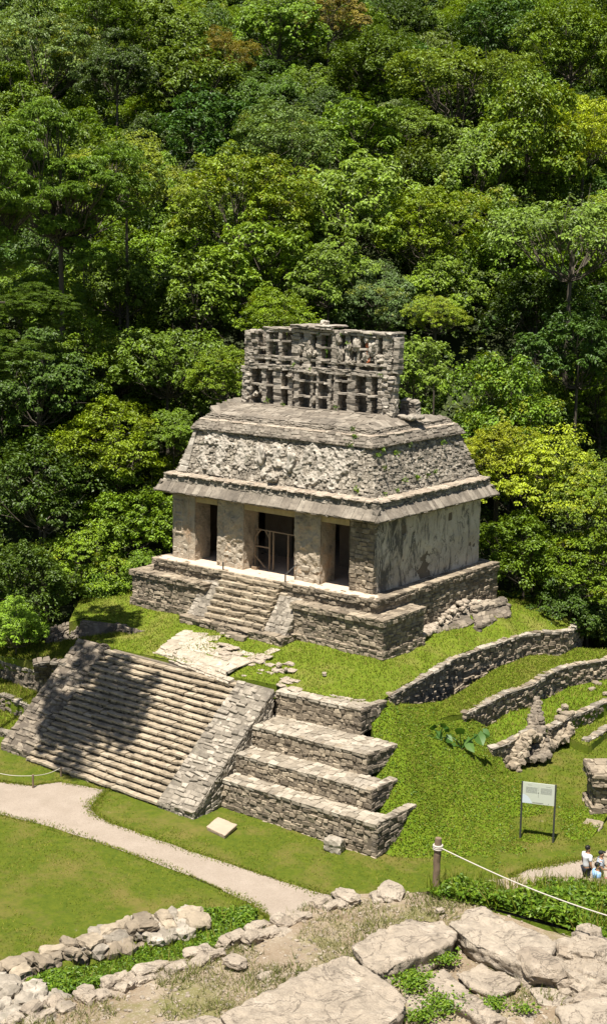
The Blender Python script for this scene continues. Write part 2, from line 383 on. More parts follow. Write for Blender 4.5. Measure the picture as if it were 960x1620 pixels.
# base ground, one sheet to the horizon; rises into the forested hill
def uvz(P):
    d = np.asarray(P, float)[:, :2] - CAM[:2]; return d @ RT[:2], d @ HD[:2]
def hill(P):
    u, v = uvz(P); t = np.clip(v - 66 - .05 * np.abs(u), 0, None)
    z = ZP - .15 + np.interp(t, [0, 4, 12, 22, 40, 60, 85, 140, 260, 2000], [0, .3, 6.5, 14, 23, 30, 37, 56, 90, 95])
    return z + np.where(t > 3, 1.2 * vn(np.column_stack([u * .06, v * .06, 0 * u]), 3) * np.clip(t / 20, 0, 1), 0)
g = np.concatenate([[-1500, -700, -300, -160], np.arange(-110, 111, 3.0), [160, 300, 700, 1500]]); gv = np.concatenate([[-900, -300, -100], np.arange(-30, 190, 3.0), [220, 270, 400, 900, 2000]])
GU, GV = np.meshgrid(g, gv); Q = CAM[:2] + GU.reshape(-1, 1) * RT[:2] + GV.reshape(-1, 1) * HD[:2]; Z = hill(Q); mb = MB()
nx = len(g); ii = np.arange(len(gv) - 1)[:, None] * nx + np.arange(nx - 1)[None]; mb.add(np.column_stack([Q, Z]), [np.stack([ii, ii + 1, ii + nx + 1, ii + nx], -1).reshape(-1, 4)], .5)
tag(mb.build('terrain', M['forestfloor'], smooth=True), 'ground rising into a forested hillside behind the temple', None, None, 'structure')

P3 = lambda x, y, z: tuple(uz(x, y, z))
# plaza lawn
pl = [(-30, -22, ZP), (-4, -34, ZP), (16, -34, ZP), (52, -30, ZP), (52, 16, ZP), (12, 14, ZP), (4.5, -3, ZP), (-12, -6, ZP), (-20, 2, ZP)]
patch('lawn', M['lawn'], pl, res=.6, amp=.0, zf=lambda Q: np.full(len(Q), ZP), label='mown plaza lawn with dry patches')
# paths
def wob(b, step=.3, amp=.04):
    o = []
    for i in range(len(b)):
        p, q = np.array(b[i][:2]), np.array(b[(i + 1) % len(b)][:2]); k = max(1, int(np.linalg.norm(q - p) / step))
        for j in range(k): o.append(p + (q - p) * j / k)
    o = np.array(o); Z0 = np.zeros(len(o)); o = o + amp * np.column_stack([fbm(np.column_stack([o * 1.3, Z0]), 3, 5), fbm(np.column_stack([o * 1.3, Z0]), 3, 8)]); return [(x, y, b[0][2]) for x, y in o]
def flat(name, pix, z, mat, label, step=.4, am=.0):
    b = [P3(x, y, z) for x, y in pix]; b = wob(b); return patch(name, mat, b, res=.4, amp=am, zf=lambda Q: np.full(len(Q), z), label=label, step=step)
PATH1 = [(-60, 1232), (0, 1237), (50, 1243), (95, 1237), (170, 1250), (156, 1262), (144, 1275), (150, 1288), (175, 1302), (232, 1322), (300, 1346), (380, 1372), (450, 1396), (520, 1417), (640, 1452), (660, 1540), (520, 1500), (440, 1462), (414, 1445), (398, 1430), (350, 1408), (300, 1386), (220, 1355), (140, 1327), (60, 1302), (0, 1288), (-60, 1283)]
flat('path', PATH1, ZP + .012, M['path'], 'pale gravel path curving past the stairway')
PATH2 = [(812, 1384), (835, 1374), (880, 1366), (935, 1357), (1010, 1345), (1400, 1300), (1400, 1400), (1010, 1440), (880, 1440), (815, 1410)]
flat('path', PATH2, ZP + .012, M['path'], 'pale gravel path where the visitors stand')

R1T = list(zip([(618, 1099), (668, 1072), (720, 1040), (760, 1026), (800, 1012), (832, 1003), (860, 999), (886, 999), (905, 996)], [-3, -2.9, -2.78, -2.72, -2.7, -2.7, -2.7, -2.74, -2.8]))
R1W = [P3(x, y, z) for (x, y), z in R1T] + [(4.3, 12.0, -2.7), (3.2, 14.2, -2.65)]
R2W = [P3(x, y, -4.1) for x, y in [(735, 1129), (770, 1112), (800, 1096), (842, 1083), (862, 1068), (880, 1060), (905, 1052), (960, 1043), (1010, 1032)]]
def inset(W, dx, dz): return [(a + dx, b, c + dz) for a, b, c in W]
# upper lawn around the temple platform
_up = lambda p: (p[0] + .1, p[1] + .3, p[2] - .03)
top = [_up(P3(100, 985, -2.75)), _up(P3(125, 979, -2.75)), _up(P3(180, 986, -2.75)), P3(230, 999, -2.85), (-11.6, -5.7, -3.0), (-9.9, -5.9, -3.04), (-7.2, -5.9, -2.97), (-3, -5.95, -2.95), (-.4, -5.6, -2.95), (3.55, -5.55, -2.92), (3.75, -4.6, -2.93),
       *inset(R1W, -.12, -.06), (0, 14, -2.7), (-14, 13, -2.8), (-18, 6, -2.8), (-17.5, -1, -2.8)]
patch('terrace_lawn', M['turf'], top, [(2.0, -2.2, -2.4), (-2.7, -2, -2.42), (-9, -2.2, -2.4), (-14, -1, -2.25), (2.3, 3.2, -2.2), (2.6, 7, -2.1), (2, 9.5, -2.1), (1, 0, -2.4), (-6, -4.5, -2.6), (0, -4.4, -2.7)], res=.35, amp=.05, label='grassy terrace round the temple platform')
# mound right of the terrace walls, and the terraces further right
mound = [P3(612, 1108, -2.95), P3(622, 1119, -3.5), P3(700, 1117, -3.85), P3(733, 1130, -4.25), P3(770, 1150, -5.0), P3(785, 1180, -5.5), P3(800, 1215, -6.2), P3(825, 1235, -6.5), (12.2, -1.2, -6.6), (12.6, -6, ZP - .05), (10.5, -10, ZP - .08), (7.6, -10.6, ZP - .08), (7.0, -9.2, -7.0), (6.6, -8.9, -6.3), (5.9, -8.2, -5.6), (5.2, -7.1, -4.9), (4.6, -6.2, -4.1), (3.4, -5.0, -3.3)]
patch('grass_mound', M['mound'], mound, [(7.3, -7.3, -5.66), (6.3, -7.2, -4.86), (5.55, -6.05, -4.02), (4.08, -4.7, -2.95), P3(680, 1200, -4.85), P3(740, 1205, -5.35), P3(700, 1290, -6.25), P3(760, 1310, -6.75), P3(680, 1355, -6.9), P3(800, 1300, -6.85)], res=.3, amp=.12, nsc=1.2, label='rounded grass mound beside the terrace walls')
# mid terrace between the two curved walls
mid = [P3(615, 1112, -3.45), P3(700, 1109, -3.75), P3(780, 1060, -3.75), P3(840, 1035, -3.75), P3(915, 1024, -3.8), (7.6, 13.5, -4.1), P3(1010, 1036, -4.25), *inset(R2W[::-1], -.12, -.06), P3(680, 1140, -4.1)]
patch('terrace_lawn', M['turf'], mid, res=.3, amp=.04, label='strip of grass between the two curved walls', seed=4)
low = [P3(760, 1152, -5.15), P3(770, 1144, -5.15), P3(842, 1111, -5.1), P3(865, 1106, -5.1), P3(900, 1086, -5.1), P3(1010, 1066, -5.1), P3(1020, 1100, -5.3), P3(960, 1112, -5.35), P3(870, 1152, -5.4), P3(790, 1185, -5.6), P3(775, 1172, -5.4)]
patch('terrace_lawn', M['mound'], low, res=.3, amp=.06, label='rough grass strip above the ruined wall', seed=5)
lo2 = [P3(930, 1180, -6.0), P3(880, 1160, -5.9), P3(960, 1120, -5.85), P3(1020, 1100, -5.85), P3(1030, 1140, -6.1), P3(960, 1158, -6.1)]
patch('terrace_lawn', M['turf'], lo2, res=.3, amp=.05, label='small grass strip below the ruined wall', seed=6)
sl = [P3(785, 1205, -6.3), P3(850, 1150, -6.25), P3(900, 1110, -6.3), P3(1040, 1080, -6.4), P3(1060, 1140, -6.4), (16, 0, -6.6), (13, -4, ZP - .03), (11.2, -6.5, ZP - .05), P3(800, 1300, -6.88), P3(780, 1250, -6.75)]
patch('terrace_lawn', M['lawn'], sl, res=.35, amp=.05, label='trodden grass slope behind the sign board', seed=7)
# left terraces
l1 = [(-18, -7.4, -4.5), (-11.2, -7.4, -4.35), (-11.2, -6.2, -3.4), P3(140, 1022, -3.25), P3(190, 1008, -3.2), P3(225, 1004, -3.25), P3(120, 1012, -3.45), P3(75, 1018, -3.6), (-19, -5, -3.6)]
patch('terrace_lawn', M['turf'], l1, res=.35, amp=.05, label='shaded grass terrace left of the stairway, upper', seed=8)
l2 = [(-18, -8.6, -5.6), (-11.6, -8.6, -5.65), (-11.5, -7.3, -5.5), (-18, -7.3, -5.4)]
patch('terrace_lawn', M['turf'], l2, res=.35, amp=.05, label='shaded grass terrace left of the stairway, lower', seed=9)
l3 = [(-18, -9.9, -6.75), (-12, -9.9, -6.75), (-12, -8.5, -6.25), (-18, -8.5, -6.25)]
patch('terrace_lawn', M['turf'], l3, res=.35, amp=.05, label='lowest grass strip at the foot of the stairway', seed=10)

# grass blades
PTH = [[P3(x, y, ZP)[:2] for x, y in q] for q in (PATH1, PATH2)]
def inview(P, m=50):
    x, y, z = proj_many(P); return (x > -m) & (x < 960 + m) & (y < 1620 + m)
def proj_many(P):
    v = P - CAM; z = v @ FW; a = v @ RT; b = v @ UP; return CX + F * (a * cr_ + b * sr_) / z, CY - F * (-a * sr_ + b * cr_) / z, z
mb = MB()
P = sample('lawn0', 380000); P = P[inview(P)]; P = P[~inside(P, PTH[0]) & ~inside(P, PTH[1])]
k = fbm(np.column_stack([P[:, :2] * .6, 0 * P[:, 0]]), 3, 77); P = P[k < .55]
k2 = fbm(np.column_stack([P[:, :2] * .9, 0 * P[:, 0]]), 4, 81); blades(mb, P[k2 < .15], (.02, .05), .02, .8, tint=(0, .9)); blades(mb, P[k2 >= .15], (.03, .085), .02, .8, tint=(.25, 1))
for b_ in PTH:  # ragged grass creeping over the path edges
    b_ = np.array(b_); e2 = np.roll(b_, -1, 0); k = RG.integers(0, len(b_), 9000); f_ = RG.random((9000, 1)); q_ = b_[k] * (1 - f_) + e2[k] * f_ + RG.normal(0, .09, (9000, 2)) * (1 + fbm(np.column_stack([b_[k], 0 * f_]), 2, 3)[:, None]); P_ = np.column_stack([q_, np.full(9000, ZP + .01)]); P_ = P_[inview(P_)]; blades(mb, P_, (.03, .09), .02, .8)
for nm, n, h in (('terrace_lawn0', 60000, (.04, .12)), ('terrace_lawn4', 12000, (.03, .10)), ('terrace_lawn5', 5000, (.05, .16)), ('terrace_lawn6', 3000, (.05, .14)), ('terrace_lawn7', 16000, (.03, .10)), ('terrace_lawn8', 12000, (.06, .18)), ('terrace_lawn9', 5000, (.06, .18)), ('terrace_lawn10', 4000, (.06, .16))):
    blades(mb, sample(nm, n), h, .024, .6)
P = sample('grass_mound0', 46000); k = fbm(np.column_stack([P[:, :2] * .9, 0 * P[:, 0]]), 3, 78); blades(mb, P, (.03, .085), .024, .9)
tag(mb.build('grass', M['blade']), 'green grass blades covering the lawns and terraces', None, None, 'stuff')
mb = MB(); P = sample('grass_mound0', 6000); k = fbm(np.column_stack([P[:, :2] * .7, 0 * P[:, 0]]), 3, 79); P = P[k > -.6]
leaves(mb, P + [0, 0, .05], RG.normal(0, .5, (len(P), 3)) + [0, 0, 1], RG.uniform(.04, .11, len(P)), RG.uniform(.03, .07, len(P)))
tag(mb.build('ground_cover', M['weed']), 'low leafy weeds creeping over the grass mound', None, None, 'stuff')

mb = MB()
for nm in ('path0',):
    P = sample(nm, 5000); P = P[inview(P, 0)]
    for i, p in enumerate(P[:2200]): s_ = RG.uniform(.012, .035); rock(mb, p, (s_, s_ * .8, s_ * .6), 1, i % 53, .3)
tag(mb.build('path_gravel', M['pave']), 'loose gravel scattered on the path', None, None, 'stuff')
# ------------------------------------------------------------------ terrace walls right of the stairway
def terr(y0, x0, x1, zb0, zb1, zt0, zt1, backs, label, topdep, back_pts):
    """front wall along X at y0 from x0 to x1, an end wall going back, a paved top"""
    t = thing('terrace_wall', label, 'stone wall', ((x0 + x1) / 2, y0, min(zb0, zb1)), 'stepped terrace walls beside the stairway')
    A, B, C_, D = (x0, y0 - .06, zb0), (x1 + .04, y0 - .06, zb1), (x1, y0, zt1 - .02), (x0, y0, zt0 - .02)
    mb = MB(); lay(mb, A, B, C_, D, .17, .3, .26, gap=.07, out=.035); mb.build('front_face', M['wall'], t)
    ex, ey, ezt, ezb = backs
    mb = MB(); lay(mb, (x1 + .04, y0 - .06, zb1), (ex, ey, ezb), (ex, ey, ezt), (x1, y0, zt1 - .02), .15, .28, .25, gap=.07, out=.045); mb.build('end_face', M['dark'], t)
    mb = MB(); lay(mb, (x0, y0 - .05, zt0), (x1, y0 - .05, zt1), (x1 - .12, y0 + .32, zt1 + .01), (x0, y0 + .32, zt0 + .01), .4, .42, .16, gap=.05, out=.02, jit=.12, wob=.01)
    lay(mb, (x1 - .34, y0 + .3, zt1 + .01), (x1, y0 + .3, zt1 + .01), (ex, ey, ezt + .02), (ex - .36, ey, ezt + .02), .35, .36, .16, gap=.05, out=.02, jit=.12, wob=.01)
    lay(mb, (x0, y0 + .32, zt0 + .0), (x1 - .34, y0 + .32, zt1 + .0), (back_pts[1][0], back_pts[1][1], zt1 + .03), (x0, back_pts[0][1], zt0 + .03), .33, .36, .12, gap=.06, out=.015, jit=.2, wob=.03, tilt=.2)
    mb.build('paved_top', M['pave'], t); return t
terr(-9.6, -.45, 7.1, -6.98, -6.98, -5.72, -5.60, (7.3, -7.3, -5.55, -6.3), 'lowest and longest of the stone terrace walls beside the stairway', .8, [(0, -8.75), (6.9, -8.75)])
terr(-8.8, -.45, 6.28, -5.78, -5.66, -4.9, -4.76, (6.32, -7.2, -4.76, -5.5), 'second terrace wall up from the plaza with a flat paved top', 1, [(0, -7.7), (5.95, -7.7)])
terr(-7.75, -.45, 5.3, -4.95, -4.8, -4.03, -3.9, (5.55, -6.05, -3.93, -4.7), 'third terrace wall up with a wide top of irregular paving', 1.6, [(0, -6.1), (5.2, -6.1)])
terr(-6.15, -.45, 3.85, -4.08, -3.95, -2.98, -2.86, (4.08, -4.7, -2.83, -3.6), 'topmost terrace wall beside the stairway under the grass lawn', .9, [(0, -5.35), (3.7, -5.2)])
# left terraces
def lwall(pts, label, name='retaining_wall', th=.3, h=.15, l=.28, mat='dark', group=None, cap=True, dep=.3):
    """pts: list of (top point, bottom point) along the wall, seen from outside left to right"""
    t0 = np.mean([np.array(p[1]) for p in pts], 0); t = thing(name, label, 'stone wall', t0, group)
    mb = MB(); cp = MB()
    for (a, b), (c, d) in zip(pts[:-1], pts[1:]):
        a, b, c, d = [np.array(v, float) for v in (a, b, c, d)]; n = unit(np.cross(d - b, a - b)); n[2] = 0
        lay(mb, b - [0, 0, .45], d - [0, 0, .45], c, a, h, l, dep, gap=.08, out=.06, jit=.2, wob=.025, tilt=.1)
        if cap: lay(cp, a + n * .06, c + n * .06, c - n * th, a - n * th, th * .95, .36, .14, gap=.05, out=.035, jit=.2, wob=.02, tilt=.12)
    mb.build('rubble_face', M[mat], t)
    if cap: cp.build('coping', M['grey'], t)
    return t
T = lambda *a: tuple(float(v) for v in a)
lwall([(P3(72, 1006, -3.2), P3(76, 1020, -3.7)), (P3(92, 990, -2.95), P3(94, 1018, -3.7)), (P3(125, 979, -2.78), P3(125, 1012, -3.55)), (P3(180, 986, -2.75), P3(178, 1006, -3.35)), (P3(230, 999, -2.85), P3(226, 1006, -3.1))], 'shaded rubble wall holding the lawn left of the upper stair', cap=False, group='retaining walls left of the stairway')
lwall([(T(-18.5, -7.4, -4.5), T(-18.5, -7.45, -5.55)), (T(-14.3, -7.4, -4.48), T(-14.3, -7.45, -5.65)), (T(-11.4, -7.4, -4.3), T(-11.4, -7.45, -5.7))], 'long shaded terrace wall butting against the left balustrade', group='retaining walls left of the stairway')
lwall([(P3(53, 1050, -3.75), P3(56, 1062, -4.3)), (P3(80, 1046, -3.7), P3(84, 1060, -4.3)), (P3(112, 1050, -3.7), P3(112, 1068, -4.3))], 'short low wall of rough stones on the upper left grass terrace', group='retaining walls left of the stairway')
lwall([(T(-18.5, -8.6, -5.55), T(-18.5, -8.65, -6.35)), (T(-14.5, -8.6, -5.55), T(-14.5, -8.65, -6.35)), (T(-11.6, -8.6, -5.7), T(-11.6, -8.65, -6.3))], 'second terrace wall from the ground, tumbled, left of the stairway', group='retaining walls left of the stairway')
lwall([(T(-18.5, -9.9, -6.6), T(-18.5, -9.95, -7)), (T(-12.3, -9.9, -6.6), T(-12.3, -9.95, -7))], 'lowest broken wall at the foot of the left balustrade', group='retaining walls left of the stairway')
# right curved retaining walls
def R_(tops, z, bots):
    o = []
    for (x, y), zz, b in zip(tops, z, bots): p = uz(x, y, zz); o.append((tuple(p), tuple(drop(p, b))))
    return o
lwall(R_([(618, 1099), (668, 1072), (720, 1040), (760, 1026), (800, 1012), (832, 1003), (860, 999), (886, 999), (905, 996)], [-3, -2.9, -2.78, -2.72, -2.7, -2.7, -2.7, -2.74, -2.8], [1117, 1114, 1106, 1080, 1060, 1046, 1040, 1036, 1031]) +
      [((4.3, 12.0, -2.7), (4.3, 12.0, -3.7)), ((3.2, 14.2, -2.65), (3.2, 14.2, -3.5))], 'long curved rubble wall holding the upper lawn on the right', mat='wall', group='curved retaining walls on the right')
lwall(R_([(735, 1129), (770, 1112), (800, 1096), (842, 1083), (862, 1068), (880, 1060), (905, 1052), (960, 1043), (1010, 1032)], [-4.1] * 9, [1146, 1145, 1135, 1113, 1107, 1094, 1087, 1077, 1066]), 'curved rubble wall below the first one, running off to the right', mat='wall', group='curved retaining walls on the right')
lwall(R_([(778, 1184), (800, 1176), (845, 1152)], [-5.35, -5.3, -5.25], [1205, 1198, 1172]), 'short ruined wall below the standing rock', mat='wall', group='ruined low walls on the right slope')
lwall(R_([(872, 1150), (905, 1132), (930, 1122), (960, 1108), (1000, 1090)], [-5.25] * 5, [1176, 1158, 1140, 1126, 1108]), 'low ruined wall right of the standing rock', mat='wall', group='ruined low walls on the right slope')
lwall(R_([(928, 1172), (945, 1162), (960, 1152), (1000, 1130)], [-5.95] * 4, [1182, 1173, 1164, 1142]), 'lowest small kerb of stones on the right slope', mat='wall', group='ruined low walls on the right slope')
# ruin heap with a standing stone fin
t = thing('ruin_heap', 'heap of pale rubble with a tapering upright wall remnant between the low walls', 'ruin', uz(840, 1190, -6.1)); mb = MB()
rg = np.random.default_rng(5)
heap = [P3(790, 1182, -5.6), P3(845, 1168, -5.5), P3(890, 1140, -5.5), P3(905, 1160, -5.8), P3(872, 1186, -6.2), P3(820, 1222, -6.5), P3(800, 1210, -6.3)]
hf = rbf([(p[0], p[1], p[2] + .0) for p in heap] + [P3(842, 1165, -5.15)]); hp = np.array(heap); lo, hi = hp.min(0), hp.max(0)
Q = np.column_stack([rg.uniform(lo[0], hi[0], 900), rg.uniform(lo[1], hi[1], 900)]); Q = Q[inside(Q, heap)]
for i, q in enumerate(Q): rock(mb, (q[0], q[1], hf(q[None])[0] + rg.uniform(-.05, .12)), rg.uniform(.08, .26) * np.array([1.1, .8, .8]), 1 if i % 3 else 2, i, .5)
mb.build('rubble', M['wall'], t)
mb = MB(); ap = uz(850, 1100, -4.4); bs = uz(846, 1196, -6.05)
for i in range(230):
    k = rg.random() ** 1.35; c = bs * (1 - k) + ap * k; w_ = .08 + 1.0 * (1 - k) ** 1.1; rock(mb, c + RT * rg.uniform(-1, .75) * w_ * .75 + HD * rg.uniform(-.5, .5) * w_ * .6 + [0, 0, -.1], np.array([1.15, .9, .75]) * rg.uniform(.10, .2) * (1.15 - .4 * k), 2, 1400 + i, .5, sq=.75)
mb.build('wall_remnant', M['dark'], t)
# loose stones lying on the slope right of the rock
for i, (x, y) in enumerate([(893, 1118), (884, 1124), (896, 1130), (886, 1136), (903, 1128), (944, 1082), (935, 1090), (958, 1097)]):
    mb = MB(); p = uz(x, y, -5.15); rock(mb, p, rg.uniform(.12, .26) * np.array([1.2, .8, .6]), 2, 90 + i); tag(mb.build('loose_stone', M['wall'], loc=p), 'weathered grey stone lying loose on the grass slope right of the upright rock', 'stone', 'loose stones on the right slope')

# ------------------------------------------------------------------ main stairway
X0, X1 = -10.05, -2.2; YB, YT = -11.25, -6.35; ZT = -3.02; NS = 20
t = thing('stone_stairway', 'wide main stairway of cream stone climbing from the path, with two balustrades', 'stairway', (-6.1, YB, ZP))
for i in range(NS):
    z1 = ZP + (ZT - ZP) * (i + 1) / NS; z0 = ZP + (ZT - ZP) * i / NS; y0 = YB + (YT - YB) * i / NS; dy = (YT - YB) / NS; mb = MB()
    sag = lambda x: .05 * math.sin(x * .7 + i * .5) * .5
    w = np.cumsum(RG.uniform(.6, 1.5, 18)); w = X0 + (X1 - X0) * np.concatenate([[0], w / w[-1]])
    cx = (w[1:] + w[:-1]) / 2; n = len(cx); hw = (w[1:] - w[:-1]) / 2 * .985
    zz = z1 - .046 + np.array([sag(x) for x in cx]) + RG.normal(0, .009, n) - .05 * (RG.random(n) < .05); yy = y0 + dy * .55 + RG.normal(0, .014, n)
    U = np.column_stack([hw, RG.normal(0, .012, n), RG.normal(0, .01, n)]); stones(mb, np.column_stack([cx, yy, zz]), U, [0, dy * .58, 0], [0, 0, .044], .05, (.3, 1), ch=.04)
    k = 34; cx2 = np.linspace(X0, X1, k) + RG.normal(0, .05, k)
    stones(mb, np.column_stack([cx2, np.full(k, y0 + .2) + RG.normal(0, .015, k), np.full(k, z0 + .05)]), [.12, 0, 0], [0, .13, 0], [0, 0, .06], .25, (0, .35))
    box(mb, (X0, y0 + .16, z0 - .3), (X1, y0 + dy + .3, z1 - .1), (.1, .5, 0))
    mb.build('step', M['step'], t)
mb = MB(); box(mb, (X0, YT + .25, -4), (X1, -5.7, ZT - .07), (.5, .5, .5)); mb.build('stair_core', M['dark'], t)
for (xa, xb, ya, yb, nm, za) in ((X1, -.28, YB - .05, -6.45, 'right', ZP), (-12.0, X0, YB + .25, -6.3, 'left', ZP)):
    zt = -2.9; mb = MB(); o = .26
    A, B = (xa, ya, za + .3), (xb, ya, za + .3); D, C_ = (xa, yb, zt + o * .3), (xb, yb, zt + o * .3)
    lay(mb, (xa, ya, za - .1), (xb, ya, za - .1), B, A, .16, .3, .3)
    lay(mb, A, B, C_, D, .17, .4, .26, gap=.05, out=.055, jit=.22, wob=.02, tilt=.05)
    # side cheek facing right, and left
    for xs, sg in ((xb, 1), (xa, -1)):
        n = 14
        for i in range(n):
            f0, f1 = i / n, (i + 1) / n; y0, y1 = ya + (yb - ya) * f0, ya + (yb - ya) * f1; z0, z1 = za + .3 + (zt + .08 - za - .3) * f0, za + .3 + (zt + .08 - za - .3) * f1
            zl = max(za - .1, z0 - 1.6) ; zl2 = max(za - .1, z1 - 1.6); q = [(xs, y0, zl), (xs, y1, zl2), (xs, y1, z1 - .05), (xs, y0, z0 - .05)]
            if sg < 0: q = [q[1], q[0], q[3], q[2]]
            lay(mb, *q, .15, .26, .25, gap=.08, out=.03)
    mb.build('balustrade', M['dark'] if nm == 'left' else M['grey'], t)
# landing of pale flagstones above the stairs
ld = MB(); lay(ld, P3(256, 1021, -2.72), P3(356, 1063, -2.72), P3(450, 1025, -2.47), P3(290, 996, -2.47), .7, .8, .12, gap=.025, out=.008, jit=.16, tilt=.15, wob=.03)
lay(ld, P3(240, 1035, -2.98), P3(362, 1082, -2.98), P3(356, 1063, -2.70), P3(256, 1021, -2.70), .15, .35, .2)
a, b = P3(248, 1030, -2.86), P3(366, 1075, -2.86)
lay(ld, (a[0], a[1] - .15, -2.86), (b[0], b[1] - .15, -2.86), (b[0], b[1] + .2, -2.85), (a[0], a[1] + .2, -2.85), .33, .5, .14, gap=.05)
ld.build('landing', M['flag'], t)
# scattered flagstones in the grass
rg = np.random.default_rng(8); zf = PATCH['terrace_lawn0'][2]
fl = [(rg.uniform(355, 490), 0) for _ in range(70)]
k = 0
for i in range(150):
    x = rg.uniform(350, 480); y = 1020 + (x - 350) * .42 + rg.normal(0, 15) + 10
    p = uz(x, y, -2.65); z = zf(np.array([p]))[0]; p = uz(x, y, z)
    if p[1] < -5.9 or p[1] > -2.6 or x > 470: continue
    mb = MB(); s = rg.uniform(.1, .26); stones(mb, [p + [0, 0, .075]], [s, 0, 0], [0, s * rg.uniform(.6, 1), 0], [0, 0, .035], .3, (.6, 1), rng=rg)
    tag(mb.build('flagstone', M['pale'], loc=p), 'pale flat flagstone set in the grass above the stairway', 'flagstone', 'flagstones in the grass at the stair head'); k += 1
    if k > 45: break

# ------------------------------------------------------------------ temple platform
t = thing('temple_platform', 'two stepped masonry platform carrying the temple, with a short stair between sloping balustrades', 'platform', (-6, -1.3, -2.4))
mb = MB(); zc = -.65
def block(mb, xl, xr, yf, yb, zb, zt, cap=.28, capout=.1, base=.5, baseout=.08, tm=.16, left=True):
    """masonry block: front and right faces with a projecting cap band and base courses"""
    zcap, zba = zt - cap, zb + base
    for (za, zz, o) in ((zb, zba, baseout), (zba, zcap, 0), (zcap, zt, capout)):
        lay(mb, (xl - o, yf - o, za), (xr + o, yf - o, za), (xr + o, yf - o, zz), (xl - o, yf - o, zz), tm, .34, .3, out=.03)
        lay(mb, (xr + o, yf - o, za), (xr + o, yb, za), (xr + o, yb, zz), (xr + o, yf - o, zz), tm, .34, .3, out=.035)
        if left: lay(mb, (xl - o, yb, za), (xl - o, yf - o, za), (xl - o, yf - o, zz), (xl - o, yb, zz), tm, .34, .3, out=.035)
    lay(mb, (xl - capout, yf - capout, zt), (xr + capout, yf - capout, zt), (xr + capout, yb, zt), (xl - capout, yb, zt), .38, .45, .14, gap=.05, out=.012, jit=.15)
    lay(mb, (xl - baseout, yf - baseout, zba), (xr + baseout, yf - baseout, zba), (xr, yf + .05, zba + .01), (xl, yf + .05, zba + .01), .15, .34, .1, gap=.05, out=.01)
block(mb, -13.5, -8.7, -1.35, 1.5, -2.55, zc); mb.build('lower_plinth', M['wall'], t)
mb = MB(); block(mb, -3.4, 1.5, -1.35, 1.9, -2.55, zc); mb.build('lower_plinth', M['wall'], t)
mb = MB(); block(mb, -12.62, .72, -.72, 9.75, -2.3, -.02, .3, .08, .1, .0); mb.build('upper_plinth', M['wall'], t)
# worn stretch and rubble low on the right flank
rg = np.random.default_rng(12); mb = MB()
for i in range(160):
    y = rg.uniform(2.2, 9.8); z = -2.1 + .75 * max(0, 1 - abs(y - 6.0) / 3.2) * rg.random() ** .6 + (y - 2) * .02; rock(mb, (.85 + rg.uniform(0, .45) * (1 - (z + 2.1) / 1.2), y, z), rg.uniform(.07, .2) * np.array([1, 1, .8]), 1 if i % 2 else 2, 200 + i)
mb.build('fallen_rubble', M['pale'], t)
# stair of the platform
xs0, xs1 = -8.0, -4.55; n = 7
for i in range(n):
    z1 = -2.06 + (-.12 + 2.06) * (i + 1) / n; y0 = -2.15 + (-.78 + 2.15) * i / n; mb = MB(); w = np.cumsum(RG.uniform(.7, 1.4, 7)); w = xs0 + (xs1 - xs0) * np.concatenate([[0], w / w[-1]]); cx = (w[1:] + w[:-1]) / 2
    stones(mb, np.column_stack([cx, np.full(7, y0 + .16) + RG.normal(0, .015, 7), np.full(7, z1 - .075) + RG.normal(0, .012, 7)]), np.column_stack([(w[1:] - w[:-1]) / 2 * .97, np.zeros(7), RG.normal(0, .01, 7)]), [0, .16, 0], [0, 0, .07], .1, (.3, 1), ch=.09)
    k = 14; stones(mb, np.column_stack([np.linspace(xs0 + .1, xs1 - .1, k), np.full(k, y0 + .2), np.full(k, z1 - .2)]), [.14, 0, 0], [0, .16, 0], [0, 0, .08], .25, (0, .6)); box(mb, (xs0, y0 + .14, -2.6), (xs1, -.6, z1 - .13), (.1, .5, 0))
    mb.build('step', M['step'], t)
for xa, xb in ((-9.2, xs0), (xs1, -3.3)):
    mb = MB(); za, zt = -2.06, zc + .03; ya, yb = -2.02, -.9
    lay(mb, (xa, ya, za), (xb, ya, za), (xb, yb, zt), (xa, yb, zt), .22, .3, .3, gap=.05, out=.025, jit=.18)
    lay(mb, (xb, ya, za), (xb, yb + .1, za), (xb, yb + .1, zt), (xb, yb, zt), .16, .26, .3); lay(mb, (xa, yb + .1, za), (xa, ya, za), (xa, yb, zt), (xa, yb + .1, zt), .16, .26, .3)
    lay(mb, (xa, yb, zt), (xb, yb, zt), (xb, -.6, zt + .02), (xa, -.6, zt + .02), .3, .35, .2, gap=.05, out=.015)
    mb.build('balustrade', M['grey'], t)
mb = MB(); lay(mb, (-9.35, -2.4, -2.75), (-3.15, -2.4, -2.75), (-3.15, -2.4, -2.05), (-9.35, -2.4, -2.05), .17, .36, .3, out=.04); lay(mb, (-9.35, -2.42, -2.05), (-3.15, -2.42, -2.05), (-3.15, -1.9, -2.04), (-9.35, -1.9, -2.04), .5, .42, .14, gap=.04)
lay(mb, (-3.15, -2.4, -2.75), (-3.15, -1.2, -2.75), (-3.15, -1.2, -2.05), (-3.15, -2.4, -2.05), .17, .36, .3); lay(mb, (-9.35, -1.2, -2.75), (-9.35, -2.4, -2.75), (-9.35, -2.4, -2.05), (-9.35, -1.2, -2.05), .17, .36, .3)
mb.build('stair_plinth', M['wall'], t)
# kerb stones at the foot of the platform stair
for i, (x, y) in enumerate([(353, 1000), (368, 1007), (381, 1012)]):
    mb = MB(); p = uz(x, y, -2.42); stones(mb, [p + [0, 0, .08]], [.28, .02, 0], [0, .15, 0], [0, 0, .12], .15, (.3, .8)); tag(mb.build('kerb_stone', M['wall'], loc=p), 'squared kerb stone on the landing before the platform stair', 'stone', 'kerb stones at the platform stair')
